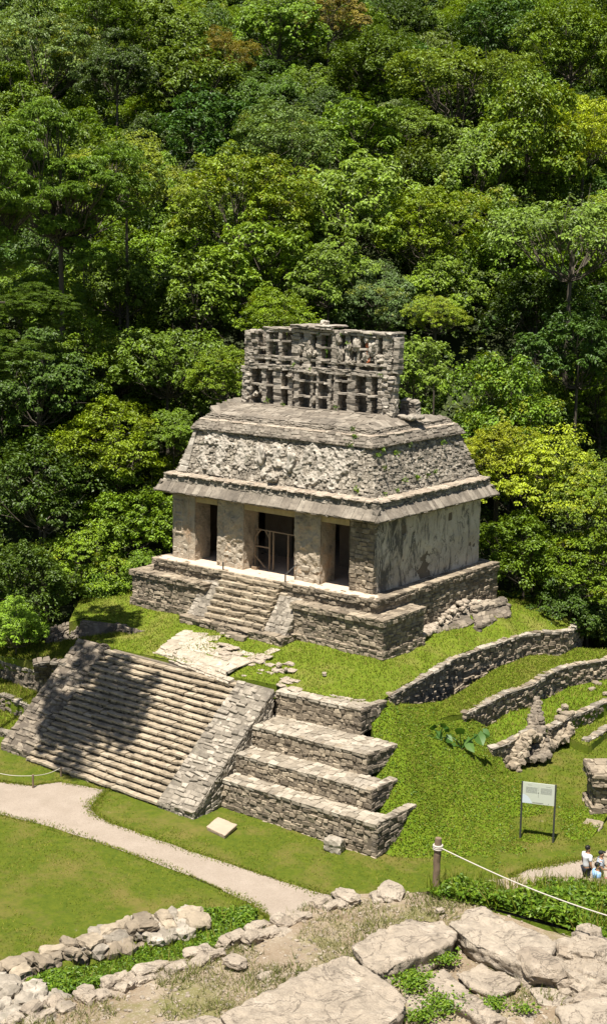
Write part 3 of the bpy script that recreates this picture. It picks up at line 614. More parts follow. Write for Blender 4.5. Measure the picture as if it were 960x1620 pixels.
# big fallen slabs on the right
def slab(name, pix, z, th, mat, label, cat, vox=.05, am=.05, group=None, seed=1, tops=None, tint=.6, tilt=None):
    pts = [np.array(uz(x, y, zz)) for (x, y), zz in zip(pix, tops or [z] * len(pix))]; bm = bmesh.new()
    tv = [bm.verts.new(p) for p in pts]; c = np.mean(pts, 0); bv = [bm.verts.new((p - c) * [.93, .93, 1] + c - [0, 0, th]) for p in pts]; n = len(pts)
    bm.faces.new(tv); bm.faces.new(bv[::-1])
    for i in range(n): bm.faces.new((tv[i], bv[i], bv[(i + 1) % n], tv[(i + 1) % n]))
    bmesh.ops.recalc_face_normals(bm, faces=bm.faces); me = bpy.data.meshes.new('tmp'); bm.to_mesh(me); bm.free()
    o = bpy.data.objects.new('tmp', me); COL.objects.link(o); r = o.modifiers.new('r', 'REMESH'); r.mode = 'VOXEL'; r.voxel_size = vox
    sm = o.modifiers.new('s', 'SMOOTH'); sm.iterations = 1
    dg = bpy.context.evaluated_depsgraph_get(); em = o.evaluated_get(dg).to_mesh(); k = len(em.vertices); V = np.zeros(k * 3); em.vertices.foreach_get('co', V); V = V.reshape(-1, 3); N = np.zeros(k * 3); em.vertices.foreach_get('normal', N); N = N.reshape(-1, 3)
    qs = np.array([list(p.vertices) for p in em.polygons if len(p.vertices) == 4]); ts = np.array([list(p.vertices) for p in em.polygons if len(p.vertices) == 3])
    bpy.data.objects.remove(o); side = 1 - np.abs(N[:, 2:3])
    d = fbm(V * 1.6, 4, seed)[:, None] * am + fbm(V * 7, 3, seed + 3)[:, None] * am * .6 - np.clip(fbm(V * 3.1, 4, seed + 5) - .35, 0, 1)[:, None] * am * 2.2 + side * fbm(V * np.array([2, 2, 9]), 3, seed + 9)[:, None] * am * 1.6
    V = V + N * d; mb = MB(); mb.add(V, [qs] + ([ts] if len(ts) else []), (tint, .5, .5)); return tag(mb.build(name, mat, smooth=True, loc=(c[0], c[1], c[2] - th)), label, cat, group)
def paved_slab(pts, th, label, l=.45):
    p = [np.array(q, float) for q in pts]; c = np.mean(p, 0); t = thing('fallen_slab', label, 'stone slab', c - [0, 0, th], 'fallen slabs of masonry'); mb = MB()
    lay(mb, p[0], p[1], p[2], p[3], .5, l, .16, gap=.04, out=.03, jit=.22, wob=.05, tilt=.25)
    for i in range(4):
        a_, b_ = p[i], p[(i + 1) % 4]; o = unit((a_ + b_) / 2 - c) * .05; o[2] = 0; lay(mb, a_ + o - [0, 0, th], b_ + o - [0, 0, th], b_, a_, .16, .34, .25, gap=.07, out=.04, jit=.22)
    mb.build('masonry', M['dark'], t)
paved_slab([P3(692, 1004, -2.2), P3(748, 984, -2.1), P3(738, 964, -1.75), P3(668, 980, -1.8)], .42, 'large tilted slab of fallen masonry against the platform flank, nearer one')
paved_slab([P3(754, 990, -2.12), P3(808, 972, -2.05), P3(804, 955, -1.85), P3(745, 967, -1.88)], .36, 'flatter slab of fallen masonry behind the tilted one')
paved_slab([P3(748, 964, -1.7), P3(800, 951, -1.65), P3(796, 943, -1.55), P3(744, 957, -1.6)], .35, 'narrow upper slab lying along the foot of the platform')
# ------------------------------------------------------------------ the temple
W_, L_ = 12.0, 9.0
tm = thing('stone_temple', 'ruined stone temple with three doorways, sloping carved roof and tall pierced roof comb', 'temple', (-6, 0, 0))
def grid_face(mb, A, B, C_, D, nu, nv, disp, tint=.5):
    A, B, C_, D = [np.array(p, float) for p in (A, B, C_, D)]; n = unit(np.cross(B - A, D - A)); u, v = np.meshgrid(np.linspace(0, 1, nu), np.linspace(0, 1, nv)); u = u.ravel()[:, None]; v = v.ravel()[:, None]
    P = (A * (1 - u) + B * u) * (1 - v) + (D * (1 - u) + C_ * u) * v; P = P + n * disp(P, u[:, 0], v[:, 0])[:, None]
    i = (np.arange(nv - 1)[:, None] * nu + np.arange(nu - 1)[None]); mb.add(P, [np.stack([i, i + 1, i + nu + 1, i + nu], -1).reshape(-1, 4)], tint); return P
# piers (front), each with two faces and jambs; the upper part plastered, the foot bare stone, coloured paler to stand in for sunlight below the eave shadow
PIER = [(-12.0, -10.52), (-9.08, -7.45), (-4.4, -2.91), (-1.31, 0.0)]; JD = 1.1; ZW = 3.36
for i, (a, b) in enumerate(PIER):
    mb = MB(); dz = lambda P, u, v: .05 * fbm(P * 1.8, 4, i) + .04 * fbm(P * 5, 4, i + 4) * np.minimum(1, np.minimum(u, 1 - u) * 12)
    if i == 0:
        def dz(P, u, v):
            x = u * 1.48; z = v * ZW; d = .025 * fbm(P * 3, 4, 2)
            for (cx, cz, hx, hz) in ((.42, 2.5, .30, .38), (.45, 1.55, .28, .34)):
                r = np.maximum(np.abs(x - cx) / hx, np.abs(z - cz) / hz); d = d + .05 * ((r < 1) & (r > .68)) + .03 * (r < .4)
            return d + .04 * ((x > 1.0) & (x < 1.08))
    if i == 3:
        lay(mb, (a, 0, -.02), (b, 0, -.02), (b, 0, ZW), (a, 0, ZW), .2, .34, .3, gap=.05, out=.03, tint=(0, .8))
    else:
        grid_face(mb, (a, 0, 0), (b, 0, 0), (b, 0, ZW), (a, 0, ZW), 60, 110, dz)
    jd = lambda P, u, v: .03 * fbm(P * 2.5, 4, i + 9)
    if i < 3: grid_face(mb, (b, 0, 0), (b, JD, 0), (b, JD, ZW), (b, 0, ZW), 30, 90, jd)
    if i > 0: grid_face(mb, (a, JD, 0), (a, 0, 0), (a, 0, ZW), (a, JD, ZW), 30, 90, jd)
    quad(mb, (b - .004, JD, 0), (a + .004, JD, 0), (a + .004, JD, ZW), (b - .004, JD, ZW), .5)
    pr0 = mb.build('pier', M['pier'] if i < 3 else M['wall'], tm)
    if i < 3: mb = MB(); lay(mb, (a + .02, -.02, -.02), (b - .02, -.02, -.02), (b - .02, .0, .72), (a + .02, .0, .72), .22, .4, .2, gap=.03, out=.03, jit=.25, backing=False, skip=.1); mb.build('stone_foot_sun_tint', M['flag'], pr0)
for a, b in ((-10.52, -9.08), (-7.45, -4.4), (-2.91, -1.31)):
    mb = MB(); n = max(3, int((b - a) / .35)); 
    for k in range(3):
        y = .06 + k * .36; box(mb, (a - .15, y, 2.88), (b + .15, y + .33, 3.12), .5)
    box(mb, (a - .1, .03, 3.13), (b + .1, JD, 3.4), .5); o = mb.build('lintel', M['lintel'], tm)
# side wall, rear wall
def dside(P, u, v):
    d = .03 * fbm(P * 1.2, 4, 5) + .018 * fbm(P * 5, 3, 8)
    for (cy, cz, h) in ((2.35, 2.55, .17), (6.3, 2.62, .15)): d = d - .35 * ((np.abs(P[:, 1] - cy) < h) & (np.abs(P[:, 2] - cz) < h * 1.15))
    return d - .05 * np.clip(-fbm(P * .9, 3, 31) - .25, 0, 1)
mb = MB(); grid_face(mb, (0, .03, -.02), (0, L_, -.02), (0, L_, ZW), (0, .03, ZW), 200, 80, dside); mb.build('side_wall', M['side'], tm)
mb = MB(); grid_face(mb, (-W_, L_, 0), (-W_, .03, 0), (-W_, .03, ZW), (-W_, L_, ZW), 120, 60, lambda P, u, v: .03 * fbm(P * 1.5, 4, 6)); mb.build('side_wall', M['side'], tm)
mb = MB(); grid_face(mb, (0, L_, 0), (-W_, L_, 0), (-W_, L_, ZW), (0, L_, ZW), 60, 30, lambda P, u, v: .03 * fbm(P * 1.5, 4, 6)); mb.build('rear_wall', M['side'], tm)
# inside: floor, dividing wall with three openings, vault ceiling
mb = MB(); box(mb, (-W_ + .05, .0, -.2), (-.05, L_ - .05, -.005), .5); box(mb, (-W_ - .5, -.69, -.1), (.6, .02, -.008), .5); mb.build('floor', M['floor'], tm)
mb = MB()
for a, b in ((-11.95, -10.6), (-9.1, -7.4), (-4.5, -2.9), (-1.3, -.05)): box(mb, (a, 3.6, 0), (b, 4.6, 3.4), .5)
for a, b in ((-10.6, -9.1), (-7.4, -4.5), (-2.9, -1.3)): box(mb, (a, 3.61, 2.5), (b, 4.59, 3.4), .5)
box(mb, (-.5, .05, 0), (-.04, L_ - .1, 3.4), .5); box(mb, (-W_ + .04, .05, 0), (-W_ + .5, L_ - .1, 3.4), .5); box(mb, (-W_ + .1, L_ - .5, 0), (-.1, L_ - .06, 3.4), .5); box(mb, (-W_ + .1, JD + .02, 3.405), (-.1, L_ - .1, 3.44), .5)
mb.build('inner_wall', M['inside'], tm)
def ring(o, z): return [(-W_ - o, -o, z), (o, -o, z), (o, L_ + o, z), (-W_ - o, L_ + o, z)]
def band(mb, o0, z0, o1, z1, **kw):
    a, b = ring(o0, z0), ring(o1, z1)
    for i in range(4):
        j = (i + 1) % 4; lay(mb, a[i], a[j], b[j], b[i], **kw)
def skin(mb, o0, z0, o1, z1, tint=.3):
    a, b = ring(o0, z0), ring(o1, z1)
    for i in range(4):
        j = (i + 1) % 4; quad(mb, a[i], a[j], b[j], b[i], tint)
EO, EZ = .70, 3.36
mb = MB(); skin(mb, -.02, EZ - .02, EO - .02, EZ - .02); band(mb, EO, EZ, EO - .04, EZ + .07, h=.1, l=.36, depth=.2, gap=.012, out=.01, jit=.07, backing=True)
band(mb, EO - .02, EZ + .07, .34, EZ + .46, h=.9, l=.36, depth=.12, gap=.012, out=.012, jit=.06, wob=.004, tilt=.02, ch=.09); mb.build('eave', M['roofslab'], tm)
mb = MB(); band(mb, .34, EZ + .46, .30, 4.20, h=.11, l=.3, depth=.25, out=.03); mb.build('cornice_band', M['grey'], tm)
mb = MB(); band(mb, .33, 4.20, -.12, 4.25, h=.5, l=.4, depth=.08, gap=.03, out=.01, jit=.12, wob=.01); mb.build('ledge', M['pale'], tm)
# frieze: sloping rubble with stucco remains
F0, F1, G0, G1 = -.08, -.80, 4.23, 6.36
mb = MB(); band(mb, F0, G0, F1, G1, h=.13, l=.22, depth=.2, gap=.08, out=.05, jit=.2, wob=.015, tilt=.06, tint=(.2, 1)); fr = mb.build('frieze', M['grey'], tm)
def fpt(x, s, o=0):
    """on the front slope: x along, s 0..1 up, o outwards"""
    off = F0 + (F1 - F0) * s; n = unit(np.array([0, -(G1 - G0), -(F1 - F0) * -1 * -1])); n = unit(np.array([0, -(G1 - G0), (F0 - F1)])); return np.array([x, -off, G0 + (G1 - G0) * s]) + n * o
spots = [(-10.4, .5, .35, .45), (-9.2, .5, .3, .6), (-8.6, .75, .5, .25), (-7.9, .55, .4, .5), (-7.2, .7, .5, .35), (-6.5, .4, .5, .4), (-6.1, .7, .6, .3), (-5.2, .55, .5, .5), (-4.5, .4, .4, .5), (-4.1, .7, .45, .3), (-3.1, .6, .4, .5), (-2.2, .6, .3, .5), (-1.8, .85, .4, .2), (-2.4, .25, .3, .3)]
def drel(P, u, v):
    x = P[:, 0]; m = np.full(len(P), -.14)
    for (cx, s, rx, rs) in spots: m = m + .75 * np.exp(-(((x - cx) / (rx * .8)) ** 2 + ((v - s) / (rs * .62)) ** 2))
    m = m + .55 * fbm(P * 1.5, 4, 61) + .25 * fbm(P * 5, 2, 63); k = np.clip(m / .16, 0, 1); k = k * k * (3 - 2 * k)
    rdg = 1 - np.abs(fbm(P * 2.2, 3, 65)) * 2; return -.09 + k * (.13 + .085 * rdg + .045 * fbm(P * 5.5, 3, 67)) + .02 * fbm(P * 14, 2, 69) * k
mb = MB(); grid_face(mb, fpt(-11.05, .03), fpt(-.62, .03), fpt(-1.05, .97), fpt(-10.75, .97), 420, 90, drel, .6); mb.build('stucco_relief', M['stucco'], fr, smooth=True)
# the two large broken masses of the central mask, standing out of the slope
mb = MB(); rock(mb, fpt(-5.75, .14, .12), (.34, .26, .22), 4, 77, .6, sq=.3); rock(mb, fpt(-6.7, .55, .1), (.3, .2, .42), 4, 78, .7, sq=.2); rock(mb, fpt(-4.9, .5, .1), (.28, .2, .4), 4, 79, .7, sq=.2); mb.build('mask_fragment', M['stucco'], fr, smooth=True)
# framed strip on the left edge and quoin strip on the right
mb = MB()
for x0, x1 in ((-11.72, -11.1),): lay(mb, fpt(x0, .02, .07), fpt(x1, .02, .07), fpt(x1 + .02, .98, .07), fpt(x0 + .5, .98, .07), .35, .6, .14, gap=.03, out=.012, jit=.1)
mb.build('corner_strip', M['stucco'], fr)
mb = MB(); lay(mb, (-F0 * -1 + .03, L_ + F0 - .55, G0), (F0 + .03, L_ + F0 + .02, G0), (F1 + .03, L_ + F1 + .02, G1), (F1 + .03, L_ + F1 - .5, G1), .2, .3, .2, gap=.08, out=.05, jit=.25); mb.build('corner_strip', M['grey'], fr)
mb = MB(); skin(mb, F1 - .1, G1 - .01, -.60, G1 - .01); band(mb, -.60, G1, -.64, G1 + .1, h=.1, l=.3, depth=.2, out=.02); band(mb, -.64, G1 + .1, -.90, 6.82, h=.16, l=.4, depth=.18, gap=.04, out=.02, jit=.14); mb.build('upper_cornice', M['roofslab'], tm)
mb = MB(); band(mb, -.88, 6.82, -1.02, 6.86, h=.2, l=.5, depth=.08, gap=.02, out=.01, jit=.1); mb.build('cornice_edge', M['pale'], tm)
# roof top: low upstand then paved slope up to the comb
mb = MB(); band(mb, -1.0, 6.84, -1.15, 7.0, h=.1, l=.35, depth=.3, out=.03); band(mb, -1.12, 7.0, -1.3, 7.12, h=.1, l=.35, depth=.3, out=.03)
a, b = ring(-1.25, 7.12), [(-11.1, 3.7, 7.42), (-2.0, 3.7, 7.42), (-2.0, 5.3, 7.42), (-11.1, 5.3, 7.42)]
for i in range(4):
    j = (i + 1) % 4; lay(mb, a[i], a[j], b[j], b[i], h=.5, l=.5, depth=.14, gap=.025, out=.014, jit=.14, wob=.02, tilt=.06)
quad(mb, *b, .4); mb.build('roof', M['roofslab'], tm)
mb = MB()
for i in range(5): lay(mb, (-2.4 + .0, 5.35 + i * .0, 7.3 + i * .14), (-1.5, 5.3, 7.3 + i * .14), (-1.5 - i * .03, 5.32, 7.44 + i * .14), (-2.4, 5.32, 7.44 + i * .14), .14, .35, .5, out=.05)
for i in range(4): rock(mb, (-1.6 + .2 * i, 4.4 + .5 * i % 1, 7.35), (.3, .25, .15), 2, 300 + i)
mb.build('roof_rubble', M['grey'], tm)
# ---- roof comb
CYF, CYB = 3.95, 4.95; ZB, ZM, ZTp = 7.4, 9.38, 11.12
def px2x(px, py, y=CYF): return uy(px, py, y)[0]
zm = lambda zx: 370 + zx / 3.31
def xx(zx, zy): return px2x(zm(zx), 490 + zy / 3.31)
cb = MB()
# the two ledges and the top beam along the whole comb
for (z0, z1, xa, xb, o, h) in ((9.15, 9.40, -10.75, -2.15, .06, .12), (9.62, 9.72, -10.7, -2.2, .03, .1), (10.98, 11.2, -9.6, -2.0, .05, .11)):
    for yf, sg in ((CYF, 1), (CYB, -1)):
        A = (xa, yf - o * sg, z0); B = (xb, yf - o * sg, z0); C_ = (xb, yf - o * sg, z1); D = (xa, yf - o * sg, z1)
        q = (A, B, C_, D) if sg > 0 else (B, A, D, C_)
        lay(cb, *q, h=h, l=.45, depth=.34, out=.03, jit=.13, backing=False, ch=.09)
lay(cb, (-9.6, CYF - .1, 11.2), (-1.98, CYF - .1, 11.2), (-1.98, CYB + .1, 11.2), (-9.6, CYB + .1, 11.2), .35, .5, .1, gap=.04, out=.03, jit=.2)
lay(cb, (-10.75, CYF - .06, 9.4), (-2.15, CYF - .06, 9.4), (-2.15, CYF + .4, 9.4), (-10.75, CYF + .4, 9.4), .25, .4, .08, gap=.04, out=.02, jit=.2)
comb = cb.build('roof_comb', M['comb'], tm)
def pillar(xa, xb, z0, z1, yf, sg=1, dep=.38, lean=0):
    mb = MB(); n = max(2, round((z1 - z0) / .17)); e = np.linspace(z0, z1, n + 1); zc_ = (e[1:] + e[:-1]) / 2; x = (xa + xb) / 2 + lean * (zc_ - z0) + RG.normal(0, .015, n); w = (xb - xa) / 2 * RG.uniform(.86, 1.08, n)
    stones(mb, np.column_stack([x, np.full(n, yf + sg * dep / 2) + RG.normal(0, .025, n), zc_]), np.column_stack([w, RG.normal(0, .01, n), RG.normal(0, .015, n)]), [0, dep / 2, 0], np.column_stack([np.zeros(n), np.zeros(n), (e[1:] - e[:-1]) / 2 * .98]), .1, ch=.09)
    if xb - xa > .5: stones(mb, np.column_stack([x + RG.uniform(-.2, .2, n), np.full(n, yf - sg * .02), zc_ + .05]), [.16, 0, 0], [0, .1, 0], [0, 0, .07], .3)
    return mb.build('pillar', M['comb'], comb)
lowp = [(45, 92), (145, 168), (205, 246), (282, 305), (312, 340), (398, 412), (428, 440), (490, 508), (520, 545), (592, 636), (692, 716), (776, 842)]
upp = [(62, 126), (166, 182), (232, 250), (298, 340), (362, 400), (428, 455), (508, 542), (578, 602), (640, 656), (735, 752), (788, 812), (832, 862)]
for (a, b) in lowp: pillar(xx(a, 420), xx(b, 420), ZB - .05, 9.2, CYF)
for (a, b) in upp: pillar(xx(a, 200), xx(b, 200), 9.38, 11.0, CYF, lean=.02)
def xb_(zx, zy): return uy(zm(zx), 490 + zy / 3.31, CYB)[0]
def solid(x0, x1, z0, z1):
    mb = MB(); lay(mb, (x0, CYB - .3, z0), (x1, CYB - .3, z0), (x1, CYB - .3, z1), (x0, CYB - .3, z1), .17, .28, .2, out=.04, jit=.22); lay(mb, (x1, CYB, z0), (x0, CYB, z0), (x0, CYB, z1), (x1, CYB, z1), .17, .28, .2, out=.04, jit=.22)
    lay(mb, (x1, CYB - .3, z0), (x1, CYB, z0), (x1, CYB, z1), (x1, CYB - .3, z1), .17, .28, .2); lay(mb, (x0, CYB, z0), (x0, CYB - .3, z0), (x0, CYB - .3, z1), (x0, CYB, z1), .17, .28, .2); mb.build('rear_panel', M['comb'], comb)
for zy, z0, z1, hol in ((350, ZB - .05, 9.15, ((118, 142), (385, 402), (762, 790))), (190, 9.38, 11.0, ((122, 148), (212, 234), (266, 298), (476, 508), (612, 628), (756, 792)))):
    e = [-10.7] + [xb_(q, zy) for h_ in hol for q in h_] + [-2.3]
    for q in range(0, len(e), 2): solid(e[q], e[q + 1], z0, z1)
# end piers deep along Y
for xa, z0, z1 in ((-2.72, ZB - .05, 9.2), (-2.5, 9.35, 11.05), (-10.95, ZB - .05, 9.2), (-10.8, 9.35, 10.98)):
    mb = MB(); xb = xa + .5
    for q in (((xb, CYF, z0), (xb, CYB, z0), (xb, CYB, z1), (xb, CYF, z1)), ((xa, CYB, z0), (xa, CYF, z0), (xa, CYF, z1), (xa, CYB, z1)), ((xa, CYF - .01, z0), (xb, CYF - .01, z0), (xb, CYF - .01, z1), (xa, CYF - .01, z1)), ((xb, CYB, z0), (xa, CYB, z0), (xa, CYB, z1), (xb, CYB, z1)), ((xa, CYF, z1), (xb, CYF, z1), (xb, CYB, z1), (xa, CYB, z1))): lay(mb, *q, h=.16, l=.3, depth=.24, out=.045, jit=.22)
    mb.build('end_pier', M['comb'], comb)
# thin slabs bridging the openings
def bar(a, b, zy, th=.09, d=.4, yf=CYF, z=None):
    mb = MB(); x0, x1 = xx(a, zy), xx(b, zy); z = uy(zm((a + b) / 2), 490 + zy / 3.31, yf)[2] if z is None else z; n = max(1, round((x1 - x0) / .45)); w = (x1 - x0) / n
    stones(mb, np.column_stack([x0 + w * (np.arange(n) + .5), np.full(n, yf + d / 2 - .03), np.full(n, z) + RG.normal(0, .012, n)]), [w / 2 * 1.02, 0, .01], [0, d / 2, 0], [0, 0, th / 2], .1, ch=.09); return mb.build('shelf_slab', M['comb'], comb)
for a, b, y in ((80, 200, 390), (246, 300, 410), (340, 410, 372), (400, 505, 382), (335, 400, 452), (428, 500, 460), (540, 600, 442), (630, 700, 444), (700, 780, 455), (175, 240, 160), (250, 300, 165), (340, 370, 185), (450, 510, 200), (455, 505, 265), (640, 800, 290), (330, 440, 260), (130, 300, 245), (110, 170, 200), (655, 740, 210), (530, 600, 375)): bar(a, b, y)
# remains of stucco figures in the comb: lumpy shapes standing in the frames
mb = MB(); rg = np.random.default_rng(6)
for (zx, zy, sx, sz) in ((390, 150, .28, .4), (400, 215, .3, .35), (345, 190, .18, .4), (560, 240, .2, .5), (545, 150, .18, .35), (610, 200, .2, .3), (640, 170, .22, .35), (620, 260, .22, .25), (700, 160, .2, .25), (690, 240, .22, .35), (735, 215, .2, .4), (720, 190, .25, .2), (760, 265, .3, .15), (410, 320, .45, .16), (520, 315, .5, .14), (560, 335, .5, .12), (140, 400, .16, .3), (420, 470, .16, .22), (430, 230, .18, .25), (240, 290, .3, .1), (800, 350, .18, .2), (820, 480, .22, .3), (300, 345, .16, .12), (115, 440, .2, .12), (700, 280, .35, .1)):
    p = uy(zm(zx), 490 + zy / 3.31, CYF + .08); mb = MB()
    for q in range(3): rock(mb, p + rg.normal(0, .08, 3), np.array([sx, .16, sz]) * rg.uniform(.45, .8), 3, int(zx * 7 + zy + q), .8, rot=rg.normal(0, .2), sq=.2)
    mb.build('stucco_figure', M['comb'], comb)
mb = MB()
for zx, zy, s in ((700, 185, .12), (705, 262, .13), (700, 225, .1)): p = uy(zm(zx), 490 + zy / 3.31, CYF + .1); rock(mb, p, (s, .1, s * 1.3), 2, int(zx + zy), .5)
mb.build('red_painted_stucco', simple('red_stucco', (.40, .13, .06), .9, .4, 8), comb)
# cap slab with a stone on the ridge
mb = MB(); cx = xx(425, 75); lay(mb, (cx - 1.35, CYF - .25, 11.24), (cx + 1.1, CYF - .25, 11.24), (cx + 1.1, CYF - .25, 11.4), (cx - 1.35, CYF - .25, 11.4), .09, .5, .3, out=.03)
lay(mb, (cx - 1.35, CYF - .27, 11.4), (cx + 1.1, CYF - .27, 11.4), (cx + 1.1, CYB + .2, 11.42), (cx - 1.35, CYB + .2, 11.42), .6, .6, .1, gap=.03, out=.02); rock(mb, (cx + .25, CYF + .4, 11.5), (.24, .18, .13), 3, 410, .6, sq=.8)
mb.build('ridge_cap', M['comb'], comb)
# ---- wooden gate in the middle doorway
gt = thing('wooden_gate', 'unpainted wooden barrier frame standing in the wide middle doorway', 'gate', (-5.9, .75, 0)); GY = .75
def gx(px, py): return uy(px, py, GY)
def stick(name, p, q, r=.04, mat='palewood', par=gt):
    mb = MB(); p, q = np.array(p, float), np.array(q, float); d = unit(q - p); u = unit(np.cross(d, [0, 1, 0])); w = np.cross(d, u); V = [c + a * u * r + b * w * r for c in (p, q) for a, b in ((-1, -1), (1, -1), (1, 1), (-1, 1))]
    mb.add(np.array(V), [np.array([[0, 1, 2, 3], [7, 6, 5, 4], [0, 4, 5, 1], [1, 5, 6, 2], [2, 6, 7, 3], [3, 7, 4, 0]])], .5); return mb.build(name, M[mat], par)
gz = gx(403, 836)[2]; xl, xr = -7.3, -4.5
pl_ = gx(404, 870)[0]; pm1 = gx(426.5, 870)[0]; pm2 = gx(430.5, 870)[0]; pr_ = gx(456, 870)[0]
stick('rail', (xl, GY, gz), (xr, GY - .01, gz - .02), .026); stick('post', (pl_, GY + .01, 0), (pl_, GY + .01, gz), .032); stick('post', (pm1, GY + .01, 0), (pm1, GY + .01, gz), .032); stick('post', (pm2 + .06, GY + .03, 0), (pm2 + .06, GY + .03, gz), .032); stick('post', (pr_, GY + .01, 0), (pr_, GY + .01, gz), .032)
stick('rail', (pl_, GY, gx(415, 865)[2]), (pm1, GY, gx(415, 865)[2]), .03); stick('brace', gx(399, 872), gx(420, 898), .035); stick('brace', (pl_, GY - .02, gz - .4), (pl_ + .35, GY - .02, gz), .025); stick('brace', (pm1, GY - .02, gz - .35), (pm1 - .25, GY - .02, gz), .025)
mb = MB(); box(mb, (xl + .05, .35, 0), (xl + .35, .6, .14), .5); tag(mb.build('wooden_block', M['palewood'], loc=(xl + .2, .47, 0)), 'small wooden block on the floor at the left jamb of the middle doorway', 'block')
# handrails on the platform stair
for (px, py0, py1, lab, rail) in ((353, 922, 890, 'thin dark metal rail post at the left side of the platform stair', False), (451, 942, 908, 'dark metal handrail post with a sloping rail at the right side of the platform stair', True)):
    b = uz(px, py0, -.62); b = np.array([b[0], b[1], b[2]]); h = 1.0; t = thing('handrail', lab, 'handrail', b)
    mb = MB(); tube(mb, [b, b + [0, 0, h]], .035, 8); mb.build('post', M['rail'], t)
    mb = MB(); stones(mb, [b + [0, 0, .04]], [.2, 0, 0], [0, .2, 0], [0, 0, .09], .1); mb.build('base_stone', M['step'], t)
    if rail: mb = MB(); tube(mb, [b + [0, 0, h - .03], b + [.15, 1.1, h + .55]], .025, 8); mb.build('rail', M['rail'], t)
# small plants on the temple
def tuft(p, n, r, label, dirn=(0, -1, .5), mat='weed', sz=.12):
    mb = MB(); P = np.array(p) + RG.normal(0, r, (n, 3)) * [1, .6, .8]; leaves(mb, P, RG.normal(0, .7, (n, 3)) + np.array(dirn), RG.uniform(.6, 1.3, n) * sz, RG.uniform(.3, .6, n) * sz)
    tag(mb.build('wall_plant', M[mat], loc=p), label, 'plant', 'small plants rooted in the temple masonry')
for x, z, y in ((558, 678, 0), (562, 690, 0), (572, 716, 0), (546, 702, 0), (553, 704, 1), (596, 720, 1), (606, 712, 1), (626, 716, 1), (648, 705, 1), (565, 775, 0), (627, 775, 1), (606, 782, 1), (265, 758, 0), (277, 760, 0), (610, 740, 1), (640, 760, 1), (660, 755, 1), (676, 752, 1), (690, 745, 1), (700, 700, 1), (572, 800, 0), (628, 796, 1)):
    v = {0: .55 if z < 720 else -.05, 1: 0}[y]; p = uy(x, z, v + .2) if y == 0 else un(x, z, 0, -.55 if z < 740 else -.15)
    tuft(p, 26, .08, 'small green plant rooted in the masonry of the temple roof', (0, -1, .6) if y == 0 else (1, 0, .5), 'weed' if (x + z) % 3 else 'under', .13)
for zx, zy in ((560, 130), (440, 130), (590, 175), (400, 310), (260, 495), (175, 470), (530, 515), (770, 340), (715, 130), (310, 290)): tuft(uy(zm(zx), 490 + zy / 3.31, CYF - .05), 14, .07, 'small green plant clinging to the pierced roof comb', (0, -1, .6), 'weed', .12)
# ------------------------------------------------------------------ trees
def crown_mesh(name, seed, style):
    rg = np.random.default_rng(seed); mb = MB()
    cfg = {'broad': (17, 42, 30, .056, .62, 1.0), 'fine': (18, 46, 34, .046, .55, .95), 'big': (15, 34, 24, .078, .5, 1.05), 'vine': (17, 46, 28, .056, .72, 1.15), 'flat': (18, 44, 32, .045, .6, .6), 'feather': (50, 42, 46, .042, .34, .9)}[style]
    nl, ncl, nlf, L, wr, hz = cfg; lob = []
    for i in range(nl):
        a = i * 2.399 + rg.normal(0, .35); zz = 1 - (i + .5) / nl * (1.45 if style not in ('flat',) else 1.1); r = math.sqrt(max(0, 1 - zz * zz)); k = rg.uniform(.38, .8)
        c = np.array([r * math.cos(a) * k, r * math.sin(a) * k, zz * k * hz * rg.uniform(.8, 1.15)])
        if style == 'vine' and i > nl // 3: c[2] -= rg.uniform(.1, .5)
        if style == 'feather': q = rg.normal(0, 1, 3); q /= np.linalg.norm(q); c = q * rg.random() ** .4 * np.array([.95, .95, .8])
        lob.append((c, rg.uniform(.22, .46) * (1 if style != 'feather' else .55)))
    for c, R_l in lob:
        yel = rg.random()
        for j in range(ncl):
            d = rg.normal(0, 1, 3); d /= np.linalg.norm(d)
            if d[2] < -.45: d[2] *= -.5
            fl = .62 if style in ('flat', 'feather') else .85
            p = c + d * np.array([1, 1, fl]) * R_l * rg.uniform(.78, 1.08); dep = min(np.linalg.norm(p - c2) / r2 for c2, r2 in lob if c2 is not c) if len(lob) > 1 else 2
            if dep < .72: continue
            n = int(nlf * rg.uniform(.5, 1.4)); cr = .105 * R_l / .4 * rg.uniform(.7, 1.25)
            o = rg.normal(0, 1, (n, 3)); o /= np.linalg.norm(o, axis=1, keepdims=True); o *= cr * rg.uniform(.35, 1, (n, 1)) ** .6; o[:, 2] *= .55 if style in ('flat', 'feather', 'fine') else .75
            if style == 'vine': o[:, 2] -= rg.uniform(0, .25, n) ** 1.5
            P = p + o; N = o / cr * .45 + d * .4 + np.array([0, 0, .8]) + rg.normal(0, .3, (n, 3)) - HD * .25
            ct = rg.normal(.45, .17); dirs = o + np.array([0, 0, -.6 * cr]) + rg.normal(0, .5 * cr, (n, 3))
            g = np.zeros(n)
            if d[2] > .2 and style in ('fine', 'vine') and yel < .5 and rg.random() < .35: g = rg.uniform(.2, .8, n)
            leaves(mb, P, N, L * rg.uniform(.65, 1.3, n), L * wr * rg.uniform(.8, 1.2, n), rg, np.clip(ct + rg.normal(0, .2, n), 0, 1), g, dirs=dirs)
    return mb, lob
def trunk_mesh(seed):
    rg = np.random.default_rng(seed); mb = MB(); p = np.zeros((7, 3)); p[:, 2] = np.linspace(-.15, 1.1, 7); p[1:, :2] = np.cumsum(rg.normal(0, .02, (6, 2)), 0); tube(mb, p, np.linspace(1.15, .6, 7), 9); return mb
